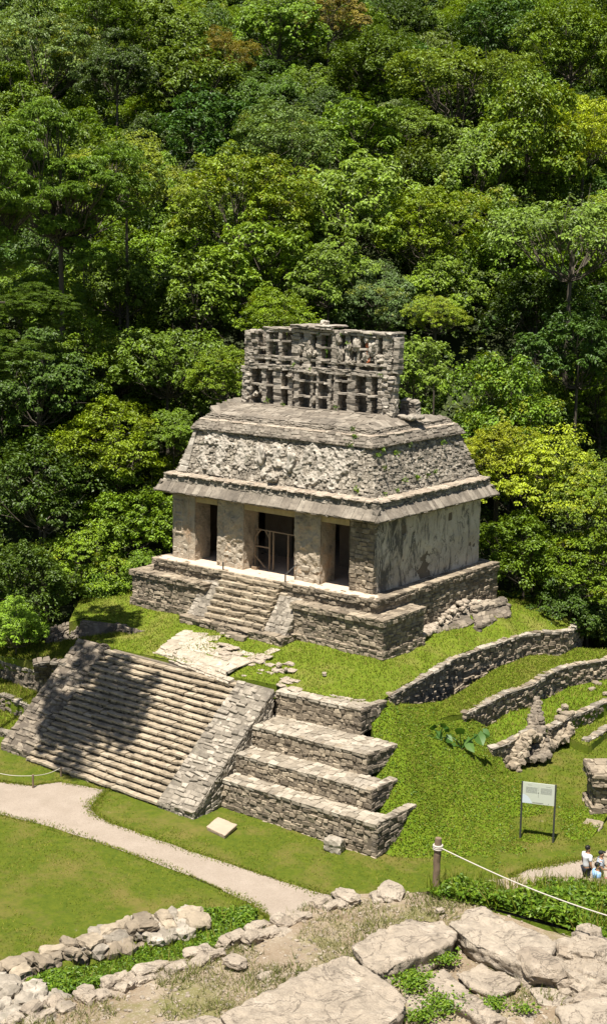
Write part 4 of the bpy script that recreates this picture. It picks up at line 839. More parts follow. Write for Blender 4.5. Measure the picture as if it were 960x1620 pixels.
def branch_mesh(lob, seed):
    rg = np.random.default_rng(seed); mb = MB()
    for c, r in lob:
        k = np.linspace(0, 1, 6)[:, None]; p = np.array([0, 0, -.5]) * (1 - k) + c * k + np.array([0, 0, -.12]) * np.sin(k * 3.14); p[1:-1] += rg.normal(0, .02, (4, 3)); tube(mb, p, np.linspace(.012, .004, 6), 5)
        for q in range(4):
            e = c + rg.normal(0, 1, 3) * r * .6; tube(mb, [p[3 + q % 2], (p[4] + e) / 2 + rg.normal(0, .03, 3), e], [.006, .004, .002], 4)
    return mb
CROWN = {}; WHICH = {'broad': 4, 'fine': 3, 'big': 3, 'vine': 3, 'flat': 2, 'feather': 1}
for st, k in WHICH.items():
    for i in range(k):
        mb, lob = crown_mesh(st, 100 + hash_i if False else 100 + 17 * i + len(st) * 31 + ord(st[1]), st); o = mb.build('crown', M['leaf']); b = branch_mesh(lob, i + 3).build('branches', M['bark'], o); CROWN[(st, i)] = (o, b)
TR = [trunk_mesh(60 + i).build('trunk', M['bark']) for i in range(3)]
SPEC = {  # colour, crown style, words
 'dark': ((.050, .088, .007), 'broad', 'dark green broadleaf tree'), 'mid': ((.100, .158, .009), 'broad', 'fresh green broadleaf tree'), 'yellow': ((.142, .21, .010), 'fine', 'yellow green tree'), 'lime': ((.24, .29, .015), 'fine', 'bright lime green tree'),
 'olive': ((.11, .16, .018), 'flat', 'olive green tree with a broad flat crown'), 'grey': ((.115, .165, .04), 'fine', 'greyish green fine leaved tree'), 'blue': ((.054, .105, .016), 'big', 'bluish green large leaved tree'), 'glossy': ((.112, .168, .016), 'big', 'large leaved tree with hanging foliage'),
 'vine': ((.100, .158, .010), 'vine', 'tree overgrown with green vines'), 'rust': ((.15, .125, .02), 'fine', 'rusty brown green tree')}
ntree = [0]
def tree(c, r, spec, label, group, name='tree', sq=1.0, zg=None, yaw=None, rot_i=None, cat='tree'):
    col, st, _ = SPEC[spec]; i = ntree[0]; ntree[0] += 1; c = np.array(c, float)
    zb = float(hill(np.array([c]))[0]) if zg is None else zg
    zb = min(zb, c[2] - .3 * r); t = thing(name, label, cat, (c[0], c[1], zb), group)
    k = (st, i % WHICH[st]); src = CROWN[k]; cr = src[0].copy(); COL.objects.link(cr); cr.parent = t; cr.location = (0, 0, c[2] - zb); cr.scale = (r, r, r * sq); cr.rotation_euler = (0, 0, RG.uniform(0, 6.28) if yaw is None else yaw)
    j = RG.normal(.0, .15) + RG.normal(0, .025, 3); cr.color = (*[max(.003, v * 1.27 * (1 + q)) for v, q in zip(col, j)], 1)
    br = src[1].copy(); COL.objects.link(br); br.parent = cr
    if cat == 'tree':
        tk = TR[i % 3].copy(); COL.objects.link(tk); tk.parent = t; h = max(.5, c[2] - zb - .35 * r); tk.scale = (.035 * r, .035 * r, h)
    return t
HAND = []
# (px, py, radius px, depth, species, label)
TL = [
 (200, 268, 78, 82, 'lime', 'bright yellow green dome shaped tree in the upper left, the palest crown of that side'),
 (70, 75, 95, 124, 'grey', 'pale greyish tree with a wide airy crown in the top left corner'),
 (165, 25, 60, 134, 'mid', 'green tree at the top edge beside the pale greyish crown'),
 (185, 105, 60, 118, 'dark', 'dark green tree just below the top left corner tree'),
 (255, 40, 75, 138, 'mid', 'deep green tree at the top edge, left of the middle'),
 (300, 120, 80, 124, 'glossy', 'large leaved tree high on the hillside left of the middle'),
 (335, 200, 85, 110, 'blue', 'bluish green tree in a dark hollow above the olive domed crown'),
 (440, 35, 75, 136, 'mid', 'green tree at the top edge in the middle'),
 (520, 15, 60, 140, 'rust', 'rusty brown crown at the top edge right of the middle'),
 (360, 80, 45, 126, 'rust', 'small crown hung with rusty brown creepers high on the hill'),
 (385, 300, 112, 90, 'yellow', 'broad domed yellow olive crown above the left end of the roof comb'),
 (445, 215, 85, 102, 'grey', 'light grey green crown behind the domed yellow olive one'),
 (570, 210, 80, 108, 'glossy', 'loose hanging crown up the hillside above the middle of the roof comb'),
 (560, 320, 100, 92, 'glossy', 'pale drooping large leaved tree above the right half of the roof comb'),
 (725, 105, 120, 118, 'olive', 'wide flat olive crown high on the right, with pale bare limbs'),
 (640, 190, 70, 110, 'olive', 'smaller flat olive crown left below the wide one'),
 (600, 90, 70, 128, 'mid', 'green tree right of the middle near the top edge'),
 (800, 40, 70, 132, 'blue', 'grey blue green crown at the top edge on the right'),
 (905, 60, 80, 126, 'mid', 'bright green tree in the top right corner'),
 (835, 185, 95, 100, 'vine', 'vine covered tree with lime tips right of the wide olive crown'),
 (925, 200, 75, 104, 'lime', 'lime green tree at the right edge above the round olive crown'),
 (760, 270, 80, 98, 'vine', 'tree hung with dark vines below the wide olive crown'),
 (905, 350, 130, 80, 'olive', 'big rounded olive crown at the right edge, halfway up'),
 (680, 350, 85, 90, 'yellow', 'yellow green tree upper right of the roof comb'),
 (600, 470, 72, 84, 'grey', 'grey green tree right behind the roof comb'),
 (690, 490, 45, 80, 'lime', 'small lime green crown right of the roof comb'),
 (655, 575, 60, 76, 'glossy', 'drooping feathery green tree touching the right side of the roof comb'),
 (915, 545, 85, 78, 'blue', 'dark bluish green tree at the right edge beyond the vine mound'),
 (850, 470, 75, 84, 'dark', 'dark shaded tree under the big rounded olive crown'),
 (790, 625, 85, 74, 'vine', 'bright green mound of vines right behind the temple roof'),
 (850, 745, 95, 70.5, 'lime', 'yellow lime tree right of the temple roof, the largest of that colour'),
 (930, 770, 85, 69.5, 'yellow', 'yellow green tree at the right edge level with the temple eave'),
 (790, 705, 55, 71, 'lime', 'small lime tree touching the right end of the temple roof'),
 (830, 860, 80, 69, 'mid', 'fresh green tree right of the temple side wall'),
 (925, 880, 85, 68, 'yellow', 'yellow green tree beside the curved walls at the right edge'),
 (890, 960, 60, 67, 'dark', 'dark leafy tree just behind the end of the long curved wall'),
 (420, 410, 95, 86, 'glossy', 'mid green tree directly above the left end of the roof comb'),
 (520, 430, 70, 84, 'glossy', 'green tree directly above the middle of the roof comb'),
 (440, 495, 62, 80, 'yellow', 'yellow green crown just above the top of the roof comb'),
 (310, 460, 80, 85, 'glossy', 'loose green tree upper left of the roof comb'),
 (265, 560, 85, 78, 'mid', 'fresh green tree left of the roof comb'),
 (355, 585, 58, 76, 'yellow', 'small yellow green tree touching the left side of the roof comb'),
 (145, 560, 95, 78, 'yellow', 'yellowish green tree in the middle of the left side forest'),
 (60, 600, 90, 75, 'dark', 'dark tree at the left edge halfway up the forest'),
 (185, 690, 95, 75, 'yellow', 'pale yellow green tree left of the temple roof'),
 (275, 680, 50, 75, 'mid', 'small green tree touching the left end of the temple roof'),
 (70, 760, 100, 73, 'dark', 'deep shaded dark tree at the left edge level with the temple roof'),
 (210, 810, 75, 73, 'mid', 'fresh green tree left of the temple doorways'),
 (130, 880, 75, 71, 'yellow', 'bright green tree above the shaded left terrace'),
 (45, 910, 80, 68, 'dark', 'dark green tree at the left edge above the terrace walls'),
 (230, 905, 48, 71, 'mid', 'small green tree just left of the temple platform'),
 (25, 985, 50, 64, 'mid', 'bright low tree at the left edge behind the terrace wall'),
 (60, 470, 80, 80, 'mid', 'green tree at the left edge below the feathery one'),
 (190, 440, 75, 84, 'mid', 'green tree right below the feathery tree at the left'),
]
for (x, y, rp, d, sp, lab) in TL:
    c = at(x, y, d); r = rp * d / F * 1.12; HAND.append((x, y, rp, d))
    nm = {'vine': 'vine_tree'}.get(sp, 'forest_tree'); tree(c - np.array([0, 0, .25 * r]), r, sp, lab, 'forest trees behind the temple', nm, sq=.95 if sp != 'olive' else .8)
# the feathery tree near the stairway on the left
def hillz(c): return ZP
c = at(-42, 318, 48.3); ft = tree(c, 3.3, 'mid', 'tall feathery tree reaching in from the left edge, nearest of all the trees', 'feathery trees at the left edge', 'feathery_tree', sq=1.0, zg=ZP); c2 = at(95, 300, 76); f2 = tree(c2, 5.6, 'mid', 'broad feathery tree with fine light foliage in the upper left, before the lime green dome', 'feathery trees at the left edge', 'feathery_tree', sq=.95); HAND.append((95, 300, 150, 76))
[setattr(q, 'color', (.13, .215, .020, 1)) for q in list(ft.children) + list(f2.children)]
o_, b_ = CROWN[('feather', 0)]; cc = [q for q in ft.children if q.name.startswith('crown')][0]; cc.data = o_.data; cc.children[0].data = b_.data; c3 = [q for q in f2.children if q.name.startswith('crown')][0]; c3.data = o_.data; c3.children[0].data = b_.data; c3.rotation_euler = (0, 0, 2)
tk = [q for q in ft.children if q.name.startswith('trunk')][0]; tk.location = (-5.5, -2.2, 0); tk.scale = (.12, .12, tk.scale[2])
mb = MB(); to = np.array([-11.9, -18.2, 11.0])
for q, d, r in (((62, 485), 58, 1.9), ((5, 565), 57, 2.1)):
    e = at(*q, d); bo = cc.copy(); COL.objects.link(bo); bo.name = 'bough'; bo.parent = ft; bo.location = tuple(e - ORIGIN[ft]); bo.scale = (r, r, r * .6); bo.rotation_euler = (0, 0, r * 5); bo.color = (.10, .165, .014, 1)
    k = np.linspace(0, 1, 8)[:, None]; tube(mb, to * (1 - k) + e * k + np.array([0, 0, .8]) * np.sin(k * 3.14), np.linspace(.12, .03, 8), 6)
mb.build('limb', M['bark'], ft)
# the rest of the forest
reg = lambda x, y: ('in the top left of the forest' if x < 320 else 'in the top middle of the forest' if x < 640 else 'in the top right of the forest') if y < 330 else ('in the forest left of the temple' if x < 320 else 'in the forest right behind the temple' if x < 640 else 'in the forest right of the temple')
rg = np.random.default_rng(21); nfill = 0
for v in np.arange(72, 196, 5.6):
    um = v * 480 / F * 1.0 + 9
    for u in np.arange(-um, um, 5.6):
        uu, vv = u + rg.uniform(-2, 2), v + rg.uniform(-2, 2); Pg = CAM[:2] + uu * RT[:2] + vv * HD[:2]; zb = hill(np.array([[*Pg, 0]]))[0]; r = rg.uniform(2.6, 4.2) * (1 + (vv - 72) * .003); c = np.array([*Pg, zb + r * rg.uniform(.65, 1.2)])
        x, y, z = proj(c); rp = r * F / z
        if y < -rp * 1.6 or x < -rp * 2 or x > 960 + rp * 2: continue
        if any(z < d + 2 and math.hypot(x - hx, y - hy) < .75 * (rp * .8 + hr) for hx, hy, hr, d in HAND): continue
        if any(abs(z - d) < 6 and math.hypot(x - hx, y - hy) < .5 * hr for hx, hy, hr, d in HAND): continue
        if z < 75 and y > 900 and x > 180 and x < 820: continue
        sp = rg.choice(['dark', 'mid', 'yellow', 'glossy', 'blue', 'grey', 'vine', 'olive', 'rust'], p=[.26, .24, .12, .14, .07, .04, .1, .03, 0]); nfill += 1
        tree(c, r, sp, SPEC[sp][2] + ' ' + reg(x, y), SPEC[sp][2] + 's ' + reg(x, y), 'forest_tree')
print('fill trees', nfill)
for (o, b) in CROWN.values(): bpy.data.objects.remove(b); bpy.data.objects.remove(o)
for o in TR: bpy.data.objects.remove(o)
# dense undergrowth
mb = MB(); rg = np.random.default_rng(31); nc = 15000; v = 67 + rg.random(nc) * 105; u = rg.uniform(-1, 1, nc) * (v * .235 + 5); Cc = np.column_stack([CAM[:2] + u[:, None] * RT[:2] + v[:, None] * HD[:2], np.zeros(nc)])
ok = (~inside(Cc, [q[:2] for q in top])) & (v > 67.5 + .05 * np.abs(u)); Cc, u, v = Cc[ok], u[ok], v[ok]; Cc[:, 2] = hill(Cc); bil = np.clip(.5 + 1.1 * fbm(np.column_stack([u * .22, v * .22, 0 * u]), 3, 55), 0, 1.6)
Cc[:, 2] += rg.random(len(Cc)) ** .5 * (.6 + 4.2 * bil) * np.clip((v - 66) / 8, .25, 1); nl = 20; n = len(Cc) * nl
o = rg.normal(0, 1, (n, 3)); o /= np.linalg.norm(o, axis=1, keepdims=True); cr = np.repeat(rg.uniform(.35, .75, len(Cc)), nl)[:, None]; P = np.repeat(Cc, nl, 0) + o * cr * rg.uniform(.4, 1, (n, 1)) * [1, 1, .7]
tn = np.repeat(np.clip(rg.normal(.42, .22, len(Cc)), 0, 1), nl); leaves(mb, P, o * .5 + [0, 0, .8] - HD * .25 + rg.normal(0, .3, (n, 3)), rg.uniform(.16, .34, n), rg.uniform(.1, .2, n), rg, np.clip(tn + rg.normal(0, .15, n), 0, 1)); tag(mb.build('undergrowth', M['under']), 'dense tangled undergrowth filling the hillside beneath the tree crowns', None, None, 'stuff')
# shrubs along the terrace edges
def shrub(x, y, z, r, label, n=900, mat='weed', sz=.14, name='shrub', group=None):
    p = uz(x, y, z); mb = MB(); d = RG.normal(0, 1, (n, 3)); d /= np.linalg.norm(d, axis=1, keepdims=True); d[:, 2] = np.abs(d[:, 2]) * .9; P = d * r * RG.uniform(.6, 1.05, (n, 1)) * (1 + .3 * fbm(d * 2 + x, 3, int(y)))[:, None]
    leaves(mb, p + P, d + RG.normal(0, .4, (n, 3)) + [0, 0, .5], RG.uniform(.7, 1.3, n) * sz, RG.uniform(.4, .7, n) * sz); t = thing(name, label, 'shrub', p, group); mb.build('foliage', M[mat], t)
    s = MB()
    for q in range(5): e = p + RG.normal(0, r * .4, 3) * [1, 1, .3] + [0, 0, r * .6]; tube(s, [p - [0, 0, .1], (p + e) / 2, e], [.03, .02, .008], 5)
    s.build('stem', M['bark'], t)
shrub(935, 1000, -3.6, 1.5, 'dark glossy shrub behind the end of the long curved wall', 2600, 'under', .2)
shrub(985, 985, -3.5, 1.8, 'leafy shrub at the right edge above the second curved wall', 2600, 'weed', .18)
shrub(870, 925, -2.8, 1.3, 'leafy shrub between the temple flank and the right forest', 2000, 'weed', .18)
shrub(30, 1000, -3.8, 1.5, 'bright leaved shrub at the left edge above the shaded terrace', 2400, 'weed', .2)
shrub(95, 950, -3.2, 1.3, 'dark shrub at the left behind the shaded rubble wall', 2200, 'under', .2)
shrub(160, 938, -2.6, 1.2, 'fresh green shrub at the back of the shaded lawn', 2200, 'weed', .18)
shrub(215, 922, -2.4, .9, 'small green shrub beside the left end of the platform', 1400, 'weed', .16)
# elephant ear plants and banana leaves
def blade_leaf(mb, base, tip, wid, droop=.15, heart=True, n=9, side=None):
    base, tip = np.array(base, float), np.array(tip, float); d = tip - base; s = unit(np.cross(d, [0, 0, 1])) if side is None else unit(side); up = unit(np.cross(s, d)); V = []
    for i in range(n):
        t = i / (n - 1); w = wid * (math.sin(math.pi * min(1, t * .75 + .25)) if heart else math.sin(math.pi * (t * .92 + .06)) ** .6); c = base + d * t - up * droop * (t * t) * np.linalg.norm(d)
        for k in (-1, -.5, 0, .5, 1): V.append(c + s * w * k * .5 + up * (abs(k) * .16 * w) + (-unit(d) * wid * .22 * abs(k) if heart and i == 0 else 0))
    q = [[i * 5 + k, i * 5 + k + 1, (i + 1) * 5 + k + 1, (i + 1) * 5 + k] for i in range(n - 1) for k in range(4)]; mb.add(np.array(V), [np.array(q)], RG.uniform(.2, .9))
def ear(px, py, z, specs, label, stemr=.09, sh=.5):
    b = uz(px, py, z); specs = [(a * .85, b_ * .85, c * .78, d * .78, e_, f_) for a, b_, c, d, e_, f_ in specs]; t = thing('elephant_ear_plant', label, 'plant', b); s = MB(); crown = b + [.05, .05, sh]; tube(s, [b - [0, 0, .1], b + [0, 0, sh * .5], crown], [stemr * 1.3, stemr, stemr * .8], 8); s.build('stem', M['bark'], t)
    for (dx, dz, ln, wd, dirx, dz2) in specs:
        base = crown + RT * dx + [0, 0, dz] + HD * RG.normal(0, .12); st = MB(); tube(st, [crown, (crown + base) / 2 + [0, 0, .06], base], [.03, .024, .015], 6); st.build('leaf_stalk', M['ear'], t)
        lf = MB(); blade_leaf(lf, base, base + RT * dirx * ln + np.array([0, 0, dz2 * ln]) - HD * .35 * ln, wd, .2, side=RT * (-dz2) + np.array([0, 0, dirx]) + HD * RG.normal(.2, .3)); lf.build('leaf', M['ear'], t)
ear(726, 1203, -5.45, [(-.1, .75, .9, .55, -.1, .6), (.75, .75, .75, .6, .35, -.7), (.25, .45, .85, .5, .4, -.75), (-.4, .45, .7, .5, -.5, -.6), (1.0, .8, .6, .5, .6, -.2), (-.3, .2, .5, .4, -.7, -.3)], 'elephant ear plant with large pale leaves on a thick stem on the grass mound')
ear(692, 1180, -4.75, [(-.25, .5, .5, .4, -.4, .5), (.2, .55, .5, .4, .5, .3), (0, .35, .6, .45, .1, -.7), (-.4, .15, .6, .4, -.7, -.4), (.3, .15, .5, .4, .7, -.4), (.1, .7, .45, .35, .1, .7), (-.1, .1, .5, .4, -.2, -.8)], 'clump of darker elephant ear leaves left of the thick stemmed one', .05, .25)
p = uz(812, 952, -2.6); t = thing('banana_plant', 'broad banana leaves standing behind the fallen slabs', 'plant', p); mb = MB(); tube(mb, [p - [0, 0, 1], p + [0, 0, .2]], [.12, .08], 8); mb.build('stem', M['ear'], t)
for dx, dz in ((-.9, .25), (-.45, .6), (.35, .7), (.75, .45)): mb = MB(); blade_leaf(mb, p + [0, 0, .1], p + RT * dx * 1.3 + np.array([0, 0, dz]), .38, .15, False); mb.build('leaf', M['ear'], t)
# ------------------------------------------------------------------ foreground terrace of the opposite pyramid
ZE = 3.29
fgb = [P3(-60, 1632, ZE + .05), P3(80, 1590, ZE), P3(160, 1562, ZE), P3(300, 1515, ZE), P3(415, 1470, ZE), P3(480, 1440, ZE), P3(555, 1416, ZE), P3(620, 1412, ZE), P3(680, 1410, ZE + .1), P3(760, 1392, ZE + .2), P3(860, 1388, ZE + .2), P3(1010, 1395, ZE + .2), P3(1080, 1420, ZE + .25), P3(1450, 1470, ZE + .3), P3(1450, 1760, ZE + .5), P3(1060, 1680, ZE + .5), P3(480, 1660, ZE + .42), P3(-60, 1700, ZE + .2)]
patch('earth_terrace', M['dirt'], fgb, [P3(480, 1560, ZE + .3), P3(800, 1500, ZE + .36), P3(750, 1580, ZE + .38)], res=.14, amp=.05, nsc=1.6, label='dry earth terrace in the foreground')
# slope from the terrace edge down to the plaza and up to the camera (out of view)
mb = MB(); e0 = [P3(x, y + 30, ZE - 1.0) for x, y in ((-900, 1900), (-200, 1690), (80, 1600), (300, 1530), (480, 1455), (560, 1428), (680, 1424), (860, 1402), (1100, 1425), (1450, 1475), (2200, 1580))]
lo_ = [(p[0] - 4.5 * RT[0] * 0 + HD[0] * 7, p[1] + HD[1] * 7, ZP - .1) for p in e0]; V = np.array([(p[0], p[1], p[2]) for p in e0] + lo_); n = len(e0); mb.add(V, [np.array([[i, i + 1, n + i + 1, n + i] for i in range(n - 1)])], .5); tag(mb.build('embankment', M['mound'], smooth=True), 'steep bank of the foreground pyramid falling to the plaza', None, None, 'structure')
bk = [P3(-60, 1700, ZE + .3), P3(480, 1660, ZE + .7), P3(1060, 1640, ZE + .9)]; mb = MB(); V = np.array(bk + [(p[0] - HD[0] * 17, p[1] - HD[1] * 17, 12.4) for p in bk] + [(p[0] - HD[0] * 40, p[1] - HD[1] * 40, 12.5) for p in bk]); mb.add(V, [np.array([[0, 1, 4, 3], [1, 2, 5, 4], [3, 4, 7, 6], [4, 5, 8, 7]])], .5); tag(mb.build('pyramid_slope', M['dirt']), 'slope of the foreground pyramid rising to the viewer', None, None, 'structure')
# weeds strip between the two low walls
ws = [P3(40, 1575, ZE - .55), P3(90, 1545, ZE - .5), P3(160, 1520, ZE - .5), P3(250, 1490, ZE - .5), P3(310, 1452, ZE - .5), P3(390, 1440, ZE - .5), P3(408, 1449, ZE - .5), P3(398, 1478, ZE - .45), P3(300, 1525, ZE - .45), P3(160, 1572, ZE - .45), P3(80, 1602, ZE - .45)]
patch('weed_bed', M['mound'], ws, res=.15, amp=.06, label='sunken strip of earth under the weeds', seed=2)
def weeds(name, key, n, L, hh, label, mat='weed', thr=-.4, ns=1.5):
    mb = MB(); P = sample(key, n); k = fbm(np.column_stack([P[:, :2] * ns, 0 * P[:, 0]]), 3, 91); P = P[k > thr]; k = k[k > thr]; P[:, 2] += RG.random(len(P)) * hh * np.clip(.7 + k, .2, 1.4)
    leaves(mb, P, RG.normal(0, .55, (len(P), 3)) + [0, 0, 1], RG.uniform(.6, 1.3, len(P)) * L, RG.uniform(.35, .6, len(P)) * L); tag(mb.build(name, M[mat]), label, None, None, 'stuff')
weeds('weeds', 'weed_bed2', 13000, .085, .2, 'lush green weeds filling the strip between the low walls', thr=-2)
wp = [P3(672, 1410, ZE + .08), P3(700, 1404, ZE + .1), P3(760, 1402, ZE + .2), P3(860, 1403, ZE + .2), P3(1010, 1410, ZE + .2), P3(1080, 1430, ZE + .3), P3(1040, 1490, ZE + .45), P3(940, 1482, ZE + .45), P3(860, 1462, ZE + .4), P3(770, 1437, ZE + .3), P3(690, 1425, ZE + .15)]
patch('weed_bed', M['mound'], wp, res=.15, amp=.08, label='earth under the broad leaved weeds', seed=3)
weeds('weeds', 'weed_bed3', 13000, .125, .24, 'patch of broad leaved weeds below the rope', thr=-.75)
mb = MB(); P = sample('weed_bed3', 1500); blades(mb, P, (.15, .5), .012, .35)
P = sample('weed_bed2', 700); blades(mb, P, (.1, .35), .01, .35); tag(mb.build('long_grass', M['blade']), 'thin long grass stalks among the weeds', None, None, 'stuff')
P = sample('earth_terrace0', 42000); k = fbm(np.column_stack([P[:, :2] * .9, 0 * P[:, 0]]), 4, 92); P = P[k > .2]; mb = MB(); blades(mb, P, (.03, .12), .008, .8); P = sample('earth_terrace0', 26000); k = fbm(np.column_stack([P[:, :2] * 1.3, 0 * P[:, 0]]), 4, 94); blades(mb, P[k > .35], (.05, .15), .01, .7, tint=(0, .5)); tag(mb.build('dry_grass', M['drygrass']), 'sparse dry grass on the foreground earth', None, None, 'stuff')
mb = MB(); P = sample('earth_terrace0', 2600)
for i, p in enumerate(P): s = RG.uniform(.012, .05); rock(mb, p + [0, 0, s * .2], (s, s * .8, s * .6), 1, i % 97, .4)
tag(mb.build('gravel', M['pale']), 'pebbles and grit scattered on the foreground earth', None, None, 'stuff')
# low walls: individual blocks
def rubble_row(name, pts, z0, label, n, size, hgt, group, mat='pale', sub=3, seed=1, zoff=0):
    rg = np.random.default_rng(seed); pts = np.array([uz(x, y, z) for (x, y), z in zip(pts, z0)]); t = thing(name, label, 'stone wall', pts[0], group); mb = MB(); seg = np.linalg.norm(np.diff(pts, axis=0), axis=1); cs = np.concatenate([[0], np.cumsum(seg)]); s = 0; k = 0
    while s < cs[-1]:
        L = rg.uniform(*size); m = s + L / 2; i = min(len(seg) - 1, np.searchsorted(cs, m) - 1); f = (m - cs[i]) / seg[i]; p = pts[i] + (pts[i + 1] - pts[i]) * f; d = unit(pts[i + 1] - pts[i]); a = math.atan2(d[1], d[0]); h = rg.uniform(*hgt)
        nrm = np.array([-d[1], d[0], 0])
        for q, (off, ww) in enumerate(((-.1, .13), (.13, .13))):
            if rg.random() < .1: continue
            rock(mb, p + nrm * (off + rg.normal(0, .03)) + d * rg.normal(0, .08) + np.array([0, 0, -h * .55 + .06 + rg.normal(0, .025) ]), (L / 2 * rg.uniform(.95, 1.2), ww * rg.uniform(.9, 1.25) * (1.25 if mat == 'wall' else 1), h * .5), sub, seed * 100 + k * 3 + q, .38, rot=a + rg.normal(0, .2), sq=.95)
        for q in range(2): rock(mb, p + np.array([rg.normal(0, .2), rg.normal(0, .2), -h * .9 - .12 * q]), rg.uniform(.12, .22) * np.array([1.3, 1, .8]), 2, seed * 100 + k + 51 + q, .45, sq=.7)
        s += L; k += 1
    mb.build('masonry', M[mat], t); return t
rubble_row('low_wall', [(556, 1414), (520, 1426), (470, 1445), (400, 1474), (340, 1500), (280, 1520), (200, 1547), (120, 1577), (60, 1602), (20, 1625)], [ZE + .1] * 10, 'long low wall of pale stones edging the bare earth terrace', 0, (.18, .42), (.16, .24), None, 'pale', 3, 3)
rubble_row('low_wall', [(-30, 1556), (0, 1540), (40, 1520), (90, 1502), (150, 1480), (205, 1462), (250, 1456), (310, 1450)], [ZE - .28] * 8, 'broken outer wall of grey stones between the lawn and the weeds', 0, (.22, .5), (.18, .27), None, 'wall', 3, 4)
mb = MB(); rg = np.random.default_rng(9)
for i in range(60): x = rg.uniform(150, 300); y = 1480 - (x - 150) * .12 + rg.normal(0, 9); s = rg.uniform(.08, .2); rock(mb, uz(x, y, ZE - .42), (s * 1.3, s, s * .7), 2, 500 + i, .4, sq=.7)
t = thing('tumbled_stones', 'tumbled grey stones spilling from the outer wall into the weeds', 'rubble', uz(220, 1470, ZE - .4)); mb.build('rubble', M['grey'], t)
for (nm, lab, X_, Y_, n, zz, mt, rx, ry) in (('rubble_heap', 'heap of broken pale stones at the lower left corner', 20, 1595, 70, ZE - .1, 'grey', 62, 30), ('rubble_heap', 'heap of broken pale stones at the right edge beside the big slabs', 945, 1535, 95, ZE + .45, 'pale', 58, 42)):
    mb = MB(); c = uz(X_, Y_, zz); rg = np.random.default_rng(n)
    for i in range(n): x, y = X_ + rg.normal(0, rx * .55), Y_ + rg.normal(0, ry * .5); s = rg.uniform(.07, .24); k = max(0, 1 - math.hypot((x - X_) / rx, (y - Y_) / ry)); rock(mb, uz(x, y, zz) + [0, 0, .32 * k * rg.random()], (s * 1.2, s, s * .8), 3 if s > .15 else 2, 700 + i + n, .5, sq=.7)
    t = thing(nm, lab, 'rubble', c); mb.build('rubble', M[mt], t)
# great slabs
ZS = ZE + .55
SL = [([(345, 1606), (405, 1575), (470, 1545), (540, 1508), (560, 1512), (600, 1545), (646, 1580), (640, 1600), (560, 1665), (400, 1680)], ZS + .12, .32, 'largest pale flat slab at the bottom middle of the foreground', 31),
 ([(556, 1497), (600, 1470), (650, 1452), (700, 1455), (722, 1472), (716, 1490), (660, 1512), (600, 1538), (575, 1524)], ZS + .12, .36, 'tilted pale slab with a broken dark edge behind the largest one', 32),
 ([(706, 1460), (740, 1440), (762, 1436), (800, 1455), (850, 1472), (880, 1490), (872, 1510), (835, 1533), (800, 1515), (745, 1492)], ZS + .15, .36, 'broad warm coloured slab right of the tilted one, in front of the weeds', 33),
 ([(722, 1540), (760, 1520), (800, 1535), (822, 1548), (815, 1565), (785, 1578), (750, 1560)], ZS - .05, .3, 'small squarish slab in the middle of the slabs', 34),
 ([(668, 1548), (700, 1533), (735, 1560), (775, 1590), (800, 1612), (770, 1618), (720, 1588)], ZS - .02, .26, 'long narrow slab running down to the bottom edge', 35),
 ([(640, 1575), (665, 1578), (700, 1600), (675, 1606), (645, 1598)], ZS - .18, .15, 'little flat stone between the largest slab and the narrow one', 36),
 ([(835, 1562), (870, 1558), (915, 1578), (880, 1592), (850, 1588)], ZS - .08, .18, 'flat stone under the heap on the right', 37),
 ([(880, 1592), (955, 1576), (1010, 1590), (1010, 1640), (900, 1640)], ZS + .02, .24, 'orange tinted flat slab in the bottom right corner', 38),
 ([(200, 1628), (330, 1602), (420, 1625), (430, 1680), (200, 1700)], ZS - .1, .26, 'low pale slab at the bottom edge left of the largest one', 39),
 ([(800, 1608), (850, 1596), (890, 1612), (880, 1650), (800, 1650)], ZS - .12, .2, 'low pale slab at the bottom edge right of the narrow one', 43)]
for pix, z, th, lab, sd in SL: slab('foreground_slab', pix, z, th, M['pale'], lab, 'stone slab', .03, .032, 'big slabs in the foreground', sd, None, RG.uniform(.5, 1))
for i, (x, y, s, z, lab) in enumerate([(620, 1415, .26, ZE + .06, 'pale rock lying at the terrace edge left of the wooden post'), (598, 1420, .16, ZE + .05, 'small pale rock at the terrace edge'), (548, 1420, .2, ZE + .1, 'pale rock at the end of the low wall'), (372, 1522, .14, ZE + .2, 'small whitish stone on the bare earth left of the slabs'), (696, 1440, .06, ZE + .3, 'tiny white stone on the earth behind the slabs'), (420, 1545, .1, ZE + .25, 'small stone half sunk in the bare earth'), (850, 1530, .32, ZE + .6, 'rounded brown boulder propped at the edge of the broad slab'), (810, 1510, .14, ZE + .5, 'fist sized stone between the slabs')]):
    p = uz(x, y, z); mb = MB(); rock(mb, p, (s * 1.5, s, s * .6), 3, 820 + i, .4); tag(mb.build('rock', M['pale'], loc=p), lab, 'rock', 'loose rocks on the terrace')
mb = MB(); rg = np.random.default_rng(14)
for x, y, n, rx, ry in ((655, 1555, 900, 26, 14), (700, 1590, 700, 30, 14), (705, 1520, 350, 18, 8), (780, 1592, 300, 14, 8), (828, 1532, 200, 10, 6), (665, 1610, 400, 20, 8), (830, 1600, 150, 20, 6)):
    P = np.array([uz(x + rg.normal(0, rx * .6), y + rg.normal(0, ry * .6), ZE + .46) for _ in range(n)]); P[:, 2] += rg.random(n) * .1; leaves(mb, P, rg.normal(0, .6, (n, 3)) + [0, 0, 1], rg.uniform(.03, .07, n), rg.uniform(.02, .045, n), rg)
tag(mb.build('creeping_weeds', M['weed']), 'low green weeds growing in the gaps between the slabs', None, None, 'stuff')
